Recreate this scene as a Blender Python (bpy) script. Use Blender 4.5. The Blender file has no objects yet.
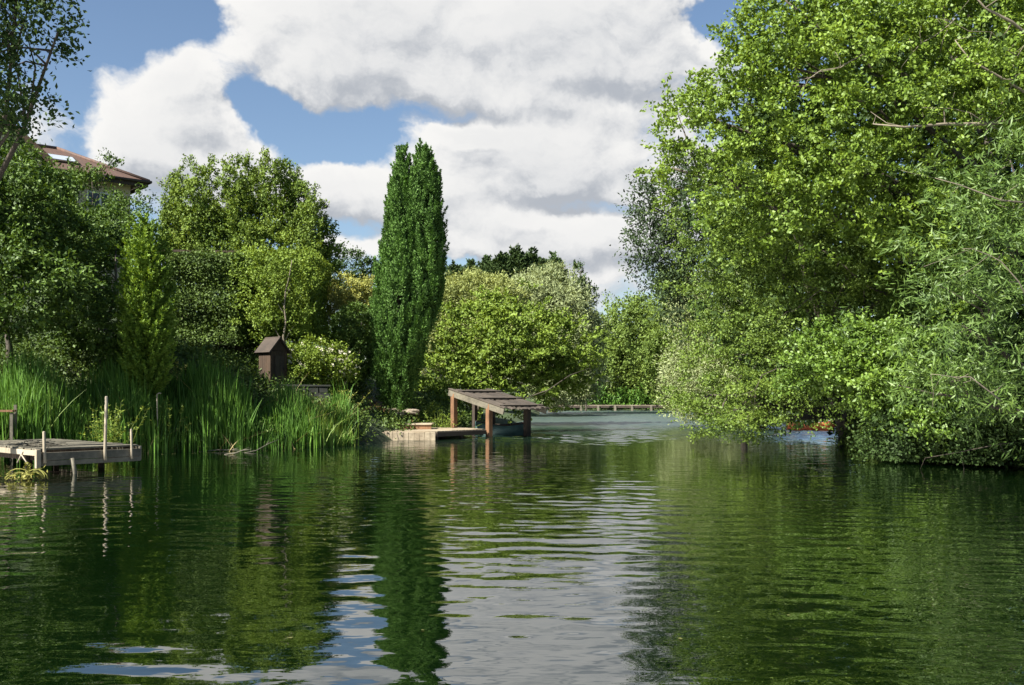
import bpy, math, random
import numpy as np
from mathutils import Vector

R = math.radians
sc = bpy.context.scene
COL = sc.collection
F, H, HY = 995.0, 1.7, 393.0           # focal length in pixels, eye height, horizon row

def X_(px, Y): return (px - 512.0) / F * Y
def Z_(py, Y): return H + (HY - py) / F * Y
def P(px, py, Y): return np.array([X_(px, Y), Y, Z_(py, Y)])

# ------------------------------------------------------------------ helpers
def link(name, mesh, mat=None, parent=None, loc=(0, 0, 0)):
    o = bpy.data.objects.new(name, mesh)
    COL.objects.link(o)
    o.location = loc
    if mat is not None: mesh.materials.append(mat)
    if parent is not None: o.parent = parent
    return o

def tag(o, label=None, cat=None, group=None, kind=None):
    if label: o['label'] = label
    if cat: o['category'] = cat
    if group: o['group'] = group
    if kind: o['kind'] = kind
    return o

def thing(name, label, cat, loc, rz=0.0, group=None):
    o = bpy.data.objects.new(name, None)
    COL.objects.link(o)
    o.empty_display_size = .2
    o.location = [float(v) for v in loc]
    o.rotation_euler = (0, 0, rz)
    return tag(o, label, cat, group)

def copy_tree(o, parent=None):
    c = o.copy(); COL.objects.link(c)
    if parent is not None: c.parent = parent
    for ch in list(o.children): copy_tree(ch, c)
    return c

def norm(v):
    return v / np.maximum(np.linalg.norm(v, axis=-1, keepdims=True), 1e-9)

def quads_mesh(name, V, Q, smooth=False):
    """V (n,3), Q (m,4) -> mesh, quick path for big meshes"""
    V = np.ascontiguousarray(V, dtype=np.float32); Q = np.ascontiguousarray(Q, dtype=np.int32)
    me = bpy.data.meshes.new(name)
    me.vertices.add(len(V)); me.vertices.foreach_set('co', V.ravel())
    me.loops.add(Q.size); me.loops.foreach_set('vertex_index', Q.ravel())
    me.polygons.add(len(Q))
    me.polygons.foreach_set('loop_start', np.arange(0, Q.size, 4, dtype=np.int32))
    me.update(calc_edges=True)
    if smooth: me.polygons.foreach_set('use_smooth', np.ones(len(Q), dtype=bool))
    return me

class MB:
    """collects boxes, tubes and prisms into ONE mesh"""
    def __init__(s): s.v = []; s.f = []; s.smooth = []
    def add(s, vs, fs, smooth=False):
        n = len(s.v); s.v += [tuple(float(c) for c in p) for p in vs]
        s.f += [tuple(i + n for i in f) for f in fs]; s.smooth += [smooth] * len(fs)
    def box(s, c, d, rz=0, jit=0, taper=1.0, rx=0, ry=0):
        hx, hy, hz = d[0] / 2, d[1] / 2, d[2] / 2
        pts = []
        for z, t in ((-hz, 1), (hz, taper)):
            for x, y in ((-hx, -hy), (hx, -hy), (hx, hy), (-hx, hy)):
                p = Vector((x * t + random.uniform(-jit, jit), y * t + random.uniform(-jit, jit), z + random.uniform(-jit, jit)))
                if rx: p = Vector((p.x, p.y * math.cos(rx) - p.z * math.sin(rx), p.y * math.sin(rx) + p.z * math.cos(rx)))
                if ry: p = Vector((p.x * math.cos(ry) + p.z * math.sin(ry), p.y, -p.x * math.sin(ry) + p.z * math.cos(ry)))
                p = Vector((p.x * math.cos(rz) - p.y * math.sin(rz), p.x * math.sin(rz) + p.y * math.cos(rz), p.z))
                pts.append(p + Vector([float(v) for v in c]))
        s.add(pts, [(3, 2, 1, 0), (4, 5, 6, 7), (0, 1, 5, 4), (1, 2, 6, 5), (2, 3, 7, 6), (3, 0, 4, 7)])
    def prism(s, poly, z0, z1):
        n = len(poly)
        vs = [(p[0], p[1], z0) for p in poly] + [(p[0], p[1], z1) for p in poly]
        s.add(vs, [tuple(range(n - 1, -1, -1)), tuple(range(n, 2 * n))] + [(i, (i + 1) % n, n + (i + 1) % n, n + i) for i in range(n)])
    def slab(s, quad, th):
        """a quad in space given a thickness th downwards along its normal"""
        q = [Vector([float(c) for c in p]) for p in quad]
        n = (q[1] - q[0]).cross(q[3] - q[0]).normalized()
        lo = [p - n * th for p in q]
        s.add(q + lo, [(0, 1, 2, 3), (7, 6, 5, 4), (0, 4, 5, 1), (1, 5, 6, 2), (2, 6, 7, 3), (3, 7, 4, 0)])
    def tube(s, pts, rad, n=7, cap=True):
        pts = [Vector([float(c) for c in p]) for p in pts]
        m = len(pts); vs = []; fs = []
        for i, p in enumerate(pts):
            t = (pts[min(i + 1, m - 1)] - pts[max(i - 1, 0)])
            if t.length < 1e-6: t = Vector((0, 0, 1))
            t.normalize()
            a = t.cross(Vector((0.3, 0.9, 0.1)));
            if a.length < .05: a = t.cross(Vector((1, 0, 0)))
            a.normalize(); b = t.cross(a)
            for k in range(n):
                an = 2 * math.pi * k / n
                vs.append(p + (a * math.cos(an) + b * math.sin(an)) * rad[i])
        for i in range(m - 1):
            for k in range(n):
                fs.append((i * n + k, i * n + (k + 1) % n, (i + 1) * n + (k + 1) % n, (i + 1) * n + k))
        if cap: fs += [tuple(range(n - 1, -1, -1)), tuple((m - 1) * n + k for k in range(n))]
        s.add(vs, fs, True)
    def build(s, name, mat, parent=None, off=(0, 0, 0), bevel=0):
        me = bpy.data.meshes.new(name)
        me.from_pydata([(p[0] - off[0], p[1] - off[1], p[2] - off[2]) for p in s.v], [], s.f)
        me.polygons.foreach_set('use_smooth', s.smooth)
        me.update()
        o = link(name, me, mat, parent)
        if bevel:
            b = o.modifiers.new('bevel', 'BEVEL'); b.width = bevel; b.segments = 2; b.limit_method = 'ANGLE'
        return o

# ------------------------------------------------------------------ materials
def nodes_of(m):
    m.use_nodes = True
    t = m.node_tree; t.nodes.clear()
    return t
def nd(t, typ, ins=None, **kw):
    n = t.nodes.new(typ)
    for k, v in kw.items(): setattr(n, k, v)
    for k, v in (ins or {}).items():
        if hasattr(v, 'is_output') or isinstance(v, bpy.types.NodeSocket): t.links.new(v, n.inputs[k])
        else: n.inputs[k].default_value = v
    return n
def c4(c): return (c[0], c[1], c[2], 1.0)
def ramp(t, fac, stops):
    r = nd(t, 'ShaderNodeValToRGB', {'Fac': fac})
    e = r.color_ramp.elements
    while len(e) < len(stops): e.new(.5)
    for i, (p, c) in enumerate(stops): e[i].position = p; e[i].color = c4(c)
    return r.outputs['Color']

def leaf_mat(name, c_lo, c_hi, trans=.38, gloss=.05, rough=.42, noise_scale=.5, tcol=None):
    m = bpy.data.materials.new(name); t = nodes_of(m)
    geo = nd(t, 'ShaderNodeNewGeometry')
    tc = nd(t, 'ShaderNodeTexCoord')
    nz = nd(t, 'ShaderNodeTexNoise', {'Vector': tc.outputs['Object'], 'Scale': noise_scale * 1.8, 'Detail': 4.0, 'Roughness': .65})
    f = nd(t, 'ShaderNodeMath', {0: geo.outputs['Random Per Island'], 1: .55}, operation='MULTIPLY')
    g = nd(t, 'ShaderNodeMapRange', {'Value': nz.outputs['Fac'], 'From Min': .3, 'From Max': .7, 'To Min': -.08, 'To Max': .55})
    s = nd(t, 'ShaderNodeMath', {0: f.outputs[0], 1: g.outputs[0]}, operation='ADD')
    mid = tuple((a + b) / 2 for a, b in zip(c_lo, c_hi))
    col = ramp(t, s.outputs[0], [(0.0, tuple(x * .55 for x in c_lo)), (.5, mid), (1.0, c_hi)])
    tint = tcol or (1.25, 1.1, .45)
    tr = nd(t, 'ShaderNodeMix', {'Factor': 1.0, 6: col, 7: c4(tint)}, data_type='RGBA', blend_type='MULTIPLY')
    d = nd(t, 'ShaderNodeBsdfDiffuse', {'Color': col})
    l = nd(t, 'ShaderNodeBsdfTranslucent', {'Color': tr.outputs[2]})
    a = nd(t, 'ShaderNodeMixShader', {0: trans * .62, 1: d.outputs[0], 2: l.outputs[0]})
    gl = nd(t, 'ShaderNodeBsdfGlossy', {'Color': (.8, .9, .7, 1), 'Roughness': rough + .12})
    b = nd(t, 'ShaderNodeMixShader', {0: gloss * .7, 1: a.outputs[0], 2: gl.outputs[0]})
    nd(t, 'ShaderNodeOutputMaterial', {'Surface': b.outputs[0]})
    return m

def wood_mat(name, c1, c2, scale=(1, 1, 6), rough=.8, bump=.3, nscale=6):
    m = bpy.data.materials.new(name); t = nodes_of(m)
    tc = nd(t, 'ShaderNodeTexCoord')
    mp = nd(t, 'ShaderNodeMapping', {'Vector': tc.outputs['Object'], 'Scale': scale})
    nz = nd(t, 'ShaderNodeTexNoise', {'Vector': mp.outputs[0], 'Scale': nscale, 'Detail': 6.0, 'Roughness': .65})
    n2 = nd(t, 'ShaderNodeTexNoise', {'Vector': tc.outputs['Object'], 'Scale': 1.7, 'Detail': 3.0})
    geo = nd(t, 'ShaderNodeNewGeometry')
    mx = nd(t, 'ShaderNodeMath', {0: nz.outputs['Fac'], 1: n2.outputs['Fac']}, operation='ADD')
    mr = nd(t, 'ShaderNodeMath', {0: geo.outputs['Random Per Island'], 1: .25, 2: mx.outputs[0]}, operation='MULTIPLY_ADD')
    col = ramp(t, nd(t, 'ShaderNodeMapRange', {'Value': mr.outputs[0], 'From Min': .75, 'From Max': 1.55}).outputs[0],
               [(0.0, c1), (1.0, c2)])
    bp = nd(t, 'ShaderNodeBump', {'Height': nz.outputs['Fac'], 'Strength': bump, 'Distance': .03})
    b = nd(t, 'ShaderNodeBsdfPrincipled', {'Base Color': col, 'Roughness': rough, 'Normal': bp.outputs[0]})
    nd(t, 'ShaderNodeOutputMaterial', {'Surface': b.outputs[0]})
    return m

def plain_mat(name, c, rough=.6, var=.25, scale=4, metallic=0.0, emis=None):
    m = bpy.data.materials.new(name); t = nodes_of(m)
    tc = nd(t, 'ShaderNodeTexCoord')
    nz = nd(t, 'ShaderNodeTexNoise', {'Vector': tc.outputs['Object'], 'Scale': scale, 'Detail': 5.0})
    col = ramp(t, nz.outputs['Fac'], [(.3, tuple(x * (1 - var) for x in c)), (.7, tuple(min(1, x * (1 + var)) for x in c))])
    b = nd(t, 'ShaderNodeBsdfPrincipled', {'Base Color': col, 'Roughness': rough, 'Metallic': metallic})
    nd(t, 'ShaderNodeOutputMaterial', {'Surface': b.outputs[0]})
    return m

BARK = wood_mat('bark_dark', (.03, .024, .017), (.11, .09, .065), (3, 3, .6))
BARK_PALE = wood_mat('bark_pale', (.10, .082, .058), (.27, .23, .165), (3, 3, .6))
WOOD_GREY = wood_mat('wood_weathered', (.05, .046, .033), (.20, .18, .13), (2, 2, 2))
WOOD_PALE = wood_mat('wood_bleached', (.20, .165, .11), (.44, .38, .28), (2, 2, .5))
WOOD_DECK = wood_mat('wood_deck', (.20, .155, .10), (.44, .37, .26), (1.2, 5, 2))
WOOD_ORANGE = wood_mat('wood_orange', (.09, .045, .022), (.29, .15, .07), (3, 3, .5))
WOOD_DARK = wood_mat('wood_dark', (.018, .013, .009), (.07, .05, .035), (3, 3, .5))
WOOD_BROWN = wood_mat('wood_brown', (.022, .014, .008), (.065, .038, .02), (4, 4, .5))
ROOF_WOOD = wood_mat('roof_wood', (.03, .024, .018), (.115, .092, .07), (1.5, 7, 1))
STONE = plain_mat('stone_pale', (.20, .165, .12), .9, .5, 9)
STONE_DARK = plain_mat('stone_dark', (.022, .025, .02), .9, .4, 4)
RENDER_CREAM = plain_mat('render_cream', (.55, .47, .34), .9, .12, 2)
GLASS = plain_mat('window_glass', (.35, .40, .45), .08, .05, 1)
GLASS_DARK = plain_mat('window_dark', (.03, .035, .04), .08, .1, 1)
PAINT_WHITE = plain_mat('paint_white', (.72, .70, .66), .5, .12, 6)
PAINT_ORANGE = plain_mat('paint_orange', (.48, .12, .05), .55, .3, 3)
PAINT_TEAL = plain_mat('paint_teal', (.05, .10, .095), .5, .35, 3)
TILE_MATS = {}

def tile_mat():
    m = bpy.data.materials.new('roof_tiles'); t = nodes_of(m)
    tc = nd(t, 'ShaderNodeTexCoord')
    mp = nd(t, 'ShaderNodeMapping', {'Vector': tc.outputs['Object'], 'Scale': (1, 1, 1)})
    br = nd(t, 'ShaderNodeTexBrick', {'Vector': mp.outputs[0], 'Color1': (.11, .05, .032, 1), 'Color2': (.07, .035, .026, 1), 'Mortar': (.035, .02, .015, 1),
            'Scale': 1.0, 'Mortar Size': .02, 'Brick Width': .25, 'Row Height': .2})
    nz = nd(t, 'ShaderNodeTexNoise', {'Vector': tc.outputs['Object'], 'Scale': 1.5, 'Detail': 5.0})
    mx = nd(t, 'ShaderNodeMix', {'Factor': nz.outputs['Fac'], 6: br.outputs['Color'], 7: (.11, .07, .05, 1)}, data_type='RGBA')
    b = nd(t, 'ShaderNodeBsdfPrincipled', {'Base Color': mx.outputs[2], 'Roughness': .75})
    nd(t, 'ShaderNodeOutputMaterial', {'Surface': b.outputs[0]})
    return m
TILES = tile_mat()

# ------------------------------------------------------------------ lake outline and terrain
LAKE = np.array([(-30, -40), (-26, 0), (-20, 12), (-15.5, 20), (-13.6, 24), (-10.9, 28), (-7.2, 30.2), (-4.5, 33.2), (-4.2, 36), (-3.3, 39.4),
                 (-2.2, 42), (-0.9, 48), (.8, 60), (2.4, 80), (3, 96), (10, 97.5), (16.8, 97), (18.5, 75), (17.5, 58), (16.2, 48), (12.6, 38),
                 (10.4, 31), (9.9, 26), (12, 21.5), (17, 17), (26, 8), (32, -40)], dtype=float)

def lake_dist(p):
    """signed distance to the shore: positive on land"""
    p = np.asarray(p, float); n = len(LAKE)
    best = np.full(len(p), 1e9); inside = np.zeros(len(p), bool)
    for i in range(n):
        a, b = LAKE[i], LAKE[(i + 1) % n]
        ab = b - a; t = np.clip(((p - a) @ ab) / (ab @ ab), 0, 1)
        d = np.linalg.norm(p - (a + t[:, None] * ab), axis=1)
        best = np.minimum(best, d)
        c = ((a[1] > p[:, 1]) != (b[1] > p[:, 1]))
        xs = a[0] + (p[:, 1] - a[1]) / (b[1] - a[1] + 1e-12) * ab[0]
        inside ^= c & (p[:, 0] < xs)
    return np.where(inside, -best, best)

def sstep(a, b, x):
    t = np.clip((x - a) / (b - a), 0, 1); return t * t * (3 - 2 * t)

def ground(p):
    p = np.atleast_2d(np.asarray(p, float))
    s = lake_dist(p); x, y = p[:, 0], p[:, 1]
    left = sstep(0, -4.5, x) * sstep(75, 50, y)
    so = np.maximum(s, 0)
    hl = 14 * (1 - np.exp(-.42 * so / 14)); hr = 5 * (1 - np.exp(-.07 * so / 5))
    bank = .28 * sstep(0, .5, s)
    wob = .12 * np.sin(x * 1.3 + 1.1 * np.sin(y * .7)) * np.sin(y * 1.1 + x * .3) * sstep(0, 2, s)
    return np.where(s > 0, -.1 + bank + left * hl + (1 - left) * hr + wob, -.1 - np.minimum(1.4, .5 * -s))
def gz(x, y): return float(ground([(x, y)])[0])

def build_terrain():
    xs = np.concatenate([np.linspace(-700, -40, 24)[:-1], np.linspace(-40, 40, 161), np.linspace(40, 700, 24)[1:]])
    ys = np.concatenate([np.linspace(-300, -45, 10)[:-1], np.linspace(-45, 110, 261), np.linspace(110, 1500, 30)[1:]])
    gx, gy = np.meshgrid(xs, ys)
    z = ground(np.stack([gx.ravel(), gy.ravel()], 1))
    V = np.stack([gx.ravel(), gy.ravel(), z], 1)
    nx, ny = len(xs), len(ys)
    i = (np.arange(ny - 1)[:, None] * nx + np.arange(nx - 1)[None]).ravel()
    Q = np.stack([i, i + 1, i + nx + 1, i + nx], 1)
    m = bpy.data.materials.new('soil_and_grass'); t = nodes_of(m)
    tc = nd(t, 'ShaderNodeTexCoord')
    nz = nd(t, 'ShaderNodeTexNoise', {'Vector': tc.outputs['Object'], 'Scale': .9, 'Detail': 6.0})
    n2 = nd(t, 'ShaderNodeTexNoise', {'Vector': tc.outputs['Object'], 'Scale': 9.0, 'Detail': 4.0})
    s = nd(t, 'ShaderNodeMath', {0: nz.outputs['Fac'], 1: n2.outputs['Fac']}, operation='ADD')
    col = ramp(t, nd(t, 'ShaderNodeMapRange', {'Value': s.outputs[0], 'From Min': .7, 'From Max': 1.3}).outputs[0],
               [(0, (.018, .022, .008)), (.5, (.03, .05, .012)), (1, (.05, .085, .02))])
    bp = nd(t, 'ShaderNodeBump', {'Height': n2.outputs['Fac'], 'Strength': .6, 'Distance': .1})
    b = nd(t, 'ShaderNodeBsdfPrincipled', {'Base Color': col, 'Roughness': .95, 'Normal': bp.outputs[0]})
    nd(t, 'ShaderNodeOutputMaterial', {'Surface': b.outputs[0]})
    o = link('ground', quads_mesh('ground', V, Q, True), m)
    tag(o, 'dark grassy soil of the banks round the lake', kind='structure')

def wave_field(x, y):
    """heights of the ripples: a spectrum of small waves, calmer and rougher in patches, ruffled by wind on the open water"""
    rg = np.random.default_rng(77)
    def band(n, l0, l1, spread):
        h = np.zeros_like(x)
        for i in range(n):
            lam = l0 * (l1 / l0) ** rg.random(); k = 2 * math.pi / lam
            th = math.pi / 2 + rg.normal() * spread
            ph = rg.random() * 6.28
            # short wave groups: every train swells and dies away along its path
            g = .55 + .45 * np.sin((x * math.cos(th + 1.1) + y * math.sin(th + 1.1)) * k / rg.uniform(5, 11) + ph * 3)
            h += np.sin(k * (x * math.cos(th) + y * math.sin(th)) + ph + .5 * np.sin(x * .35 + i)) * g / k
        return h / math.sqrt(n / 2)
    patch = .5 + .5 * np.sin(x * .31 + 1.3 * np.sin(y * .17 + 2)) * np.sin(y * .23 + 1.1 * np.sin(x * .21))
    far = sstep(30, 43, y + 1.2 * np.sin(x * .8))
    mid = np.exp(-((y - 14) / 6.5) ** 2)
    swell = band(18, .6, 1.9, .30); rip = band(26, .22, .6, .6); wind = band(34, .36, .9, .55)
    return swell * (WAVE[0] * (.6 + .5 * mid)) * (1 - .5 * far) + rip * WAVE[1] * (.35 + .75 * patch + .4 * mid) * (1 - far) + wind * WAVE[2] * far * (.6 + .6 * patch)

def build_water():
    m = bpy.data.materials.new('lake_water'); t = nodes_of(m)
    geo = nd(t, 'ShaderNodeNewGeometry')
    mp = nd(t, 'ShaderNodeMapping', {'Vector': geo.outputs['Position'], 'Scale': (.5, 1, 1)})
    nz = nd(t, 'ShaderNodeTexNoise', {'Vector': mp.outputs[0], 'Scale': 9.0, 'Detail': 1.5})
    bp = nd(t, 'ShaderNodeBump', {'Height': nz.outputs['Fac'], 'Strength': 1.0, 'Distance': WAVE[3]})
    sp = nd(t, 'ShaderNodeSeparateXYZ', {0: geo.outputs['Position']})
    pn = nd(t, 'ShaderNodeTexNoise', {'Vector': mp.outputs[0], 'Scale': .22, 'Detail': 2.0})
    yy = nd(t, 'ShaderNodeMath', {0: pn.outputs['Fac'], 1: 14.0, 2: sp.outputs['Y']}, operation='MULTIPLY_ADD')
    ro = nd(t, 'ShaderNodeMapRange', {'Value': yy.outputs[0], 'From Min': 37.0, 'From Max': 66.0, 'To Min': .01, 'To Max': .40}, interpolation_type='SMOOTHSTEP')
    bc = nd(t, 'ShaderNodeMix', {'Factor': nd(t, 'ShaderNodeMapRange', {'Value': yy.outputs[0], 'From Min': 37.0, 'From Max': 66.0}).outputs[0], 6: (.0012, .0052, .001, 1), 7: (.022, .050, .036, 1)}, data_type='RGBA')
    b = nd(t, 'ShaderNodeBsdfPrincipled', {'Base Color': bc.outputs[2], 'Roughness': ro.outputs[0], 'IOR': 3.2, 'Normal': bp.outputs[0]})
    nd(t, 'ShaderNodeOutputMaterial', {'Surface': b.outputs[0]})
    ys = [4.0]
    while ys[-1] < 100: ys.append(ys[-1] + min(.13, .028 + ys[-1] * .0016))
    ys = np.array(ys); nx = 520
    us = np.linspace(-1, 1, nx)
    gx = us[None] * (3 + .62 * ys[:, None]).clip(0, 36); gy = np.repeat(ys[:, None], nx, 1)
    V = np.stack([gx.ravel(), gy.ravel(), wave_field(gx.ravel(), gy.ravel())], 1)
    i = (np.arange(len(ys) - 1)[:, None] * nx + np.arange(nx - 1)[None]).ravel()
    Q = np.stack([i, i + 1, i + nx + 1, i + nx], 1)
    # plain sheet for the rest of the lake: behind the eye and beyond both sides of the fine mesh
    n0 = len(V); e = [(-40, -44), (40, -44), (40, 4.0), (-40, 4.0)]
    hw0 = 3 + .62 * 4; k = len(ys)
    ex = [(-40, -44, -.003), (40, -44, -.003), (40, 4, -.003), (-40, 4, -.003)]
    V = np.concatenate([V, np.array(ex, float)]); Q = np.concatenate([Q, [[n0, n0 + 1, n0 + 2, n0 + 3]]])
    step = 20; rows = np.arange(0, k, step); n1 = len(V)
    for sgn in (-1, 1):
        inner = np.stack([sgn * (3 + .62 * ys[rows]).clip(0, 36), ys[rows], np.full(len(rows), -.003)], 1); outer = inner.copy(); outer[:, 0] = sgn * 40
        n1 = len(V); r = len(rows); V = np.concatenate([V, inner, outer]); j = np.arange(r - 1)
        q = np.stack([n1 + j, n1 + j + 1, n1 + r + j + 1, n1 + r + j], 1)
        Q = np.concatenate([Q, q if sgn < 0 else q[:, ::-1]])
    o = link('water', quads_mesh('water', V, Q, True), m)
    tag(o, 'dark green rippled lake water', kind='structure')
WAVE = (.0135, .036, .32, .0018)

# ------------------------------------------------------------------ leaves
def leaf_quads(c, ax, nm, L, W, fold=.12):
    ax = norm(ax); side = norm(np.cross(ax, nm)); nm = np.cross(side, ax)
    L = L[:, None]; W = W[:, None]
    base = c - ax * L * .5; tip = c + ax * L * .5
    mid = c - ax * L * .06 - nm * W * fold
    V = np.stack([base, mid + side * W * .5 , tip, mid - side * W * .5], 1)
    V[:, 0] += nm * W * fold; V[:, 2] += nm * W * fold * .2
    return V

def leaf_mesh(name, V):
    n = len(V)
    return quads_mesh(name, V.reshape(-1, 3), np.arange(n * 4).reshape(n, 4))

def sample_lobes(rg, lobes, n, shell=.72, bias=.35, lump=.16, lump_f=3.0, holes=0.0, hole_size=2.2):
    """points near the skin of a union of ellipsoids; returns points and outward directions"""
    C = np.array([P(l[0], l[1], l[2]) for l in lobes])
    S = np.array([(l[3] / F * l[2], (l[5] if len(l) > 5 else .85 * l[3] / F * l[2]), l[4] / F * l[2]) for l in lobes])
    w = (S[:, 0] * S[:, 2] + S[:, 1] * S[:, 2] + S[:, 0] * S[:, 1]); w = w / w.sum()
    k = rg.choice(len(lobes), n, p=w)
    d = norm(rg.normal(size=(n, 3)))
    fl = (d[:, 1] > 0) & (rg.random(n) < bias)         # a few more on the open side towards the water
    d[fl, 1] *= -1
    ph = rg.random((len(lobes), 3)) * 6.28
    lum = 1 + lump * np.sin(d[:, 0] * lump_f * 2 + ph[k, 0]) * np.sin(d[:, 1] * lump_f * 1.7 + ph[k, 1]) + lump * .8 * np.sin(d[:, 2] * lump_f * 2.4 + ph[k, 2] + d[:, 0] * 3)
    r = np.where(rg.random(n) < shell, 1 - np.abs(rg.normal(size=n)) * .13, rg.random(n) ** .5 * .85)
    pts = C[k] + d * S[k] * (r * lum)[:, None]
    out = norm(d / S[k])
    # hollows in the crown, flatter than wide
    keep = np.ones(n, bool)
    if holes > 0:
        q = pts * np.array([1, 1, 1.9]) * (2 * math.pi / hole_size)
        a = rg.random(6) * 6.28
        f = np.sin(q[:, 0] + a[0] + 1.2 * np.sin(q[:, 2] * .6 + a[1])) * np.sin(q[:, 2] + a[2] + 1.1 * np.sin(q[:, 0] * .7 + a[3])) + .5 * np.sin(q[:, 1] * .9 + q[:, 2] * 1.7 + a[4]) + .35 * np.sin(q[:, 0] * 2.3 - q[:, 2] * 1.9 + a[5])
        keep &= ~((f > 1.0 - holes * 1.3) & (r > .72))
    for j in range(len(lobes)):
        q = np.linalg.norm((pts - C[j]) / S[j], axis=1)
        keep &= ~((q < .72) & (k != j) & (rg.random(n) < .7))
    return pts[keep], out[keep], C, S

def spray(rg, c, out, m, cr, leaf, twigs=4, up=.25, droop=0.0, outw=.8, loose=.25, hang=0.0, flat=1.0):
    """sprays of leaves: every cluster is a few twigs, every twig carries leaves"""
    n = len(c)
    tw = norm((out[:, None] * outw + rg.normal(size=(n, twigs, 3)) * .75) * np.array([1, 1, flat]) + np.array([0, 0, up]))
    sz = cr * (.6 + .8 * rg.random((n, 1)))
    ti = rg.integers(0, twigs, (n, m))
    dirs = np.take_along_axis(tw, ti[..., None].repeat(3, 2), 1)
    t = rg.random((n, m)) ** .75
    pos = c[:, None] + dirs * (t * sz)[..., None] + rg.normal(size=(n, m, 3)) * cr * loose * .6 * np.array([1, 1, .3 + .7 * flat])
    pos[..., 2] -= droop * (t * sz) ** 2 * 1.0
    ax = dirs * .6 + rg.normal(size=(n, m, 3)) * .55
    ax[..., 2] -= hang
    nm = out[:, None] * .5 + np.array([-.2, -.15, .5]) + rg.normal(size=(n, m, 3)) * .7
    k = n * m
    L = leaf[0] * (.5 + .9 * rg.random(k)); W = leaf[1] * (.7 + .5 * rg.random(k))
    return leaf_quads(pos.reshape(k, 3), ax.reshape(k, 3), nm.reshape(k, 3), L, W)

def limbs(rg, mb, base, top, r0, targets, sub, bend=.4):
    """a tapered trunk, a limb to every target, and thinner branches on to the sub points nearest to it"""
    base = np.array(base); top = np.array(top); L = np.linalg.norm(top - base)
    ts = np.linspace(0, 1, 9)
    wob = np.cumsum(rg.normal(size=(9, 3)) * .02 * L, 0); wob[:, 2] *= .2; wob -= wob[0]
    path = base + (top - base) * ts[:, None] + wob
    rad = r0 * (1 - .8 * ts) * np.where(ts == 0, 1.35, 1)
    mb.tube(path, rad, 9)
    for T in targets:
        dz = np.clip((T[2] - base[2]) / max(L, .1), .15, 1.0)
        k = max(.12, min(.95, dz * .75 - .1 * rg.random()))
        s = base + (top - base) * k + np.array([np.interp(k, ts, wob[:, i]) for i in range(3)])
        rr = r0 * (1 - .8 * k) * .62
        mid = s + (T - s) * .5 + np.array([0, 0, bend * .3 * np.linalg.norm(T - s)]) * .5 + rg.normal(size=3) * .05 * np.linalg.norm(T - s)
        mb.tube([s, (s + mid) / 2 + rg.normal(size=3) * .02, mid, (mid + T) / 2, T], [rr, rr * .8, rr * .6, rr * .4, rr * .22], 6)
        if len(sub):
            d = np.linalg.norm(sub - T, axis=1)
            for j in np.argsort(d)[:10:2]:
                q = sub[j]; st = mid + (T - mid) * rg.random()
                m2 = (st + q) / 2 + rg.normal(size=3) * .08 * np.linalg.norm(q - st)
                mb.tube([st, m2, q], [rr * .3, rr * .2, rr * .08], 5)

def tree(name, label, cat, px, Y, lobes, mat, leaf, n, m, cr, seed, bark=None, r0=.16, trunk_top=None, group=None, bare=0, lean=0, **kw):
    rg = np.random.default_rng(seed)
    skw = {k: kw.pop(k) for k in ('shell', 'bias', 'lump', 'lump_f', 'holes', 'hole_size') if k in kw}
    bx, by = X_(px, Y), Y
    base = np.array([bx, by, gz(bx, by) - .05])
    root = thing(name, label, cat, base, 0, group)
    pts, out, C, S = sample_lobes(rg, lobes, n, **skw)
    zmin = max(.08, 0)
    V = spray(rg, pts, out, m, cr, leaf, **kw)
    low = V[:, :, 2].min(1)
    V = V[low > .04]                                    # nothing grows under the water
    link('crown', leaf_mesh('crown', V - base), mat, root)
    mb = MB()
    top = C[np.argmax(C[:, 2])].copy() if trunk_top is None else P(trunk_top[0], trunk_top[1], trunk_top[2] if len(trunk_top) > 2 else Y)
    sub = pts[rg.random(len(pts)) < .25]
    limbs(rg, mb, base, top, r0, C, sub)
    mb.build('trunk', bark or BARK, root, base)
    return root

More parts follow.
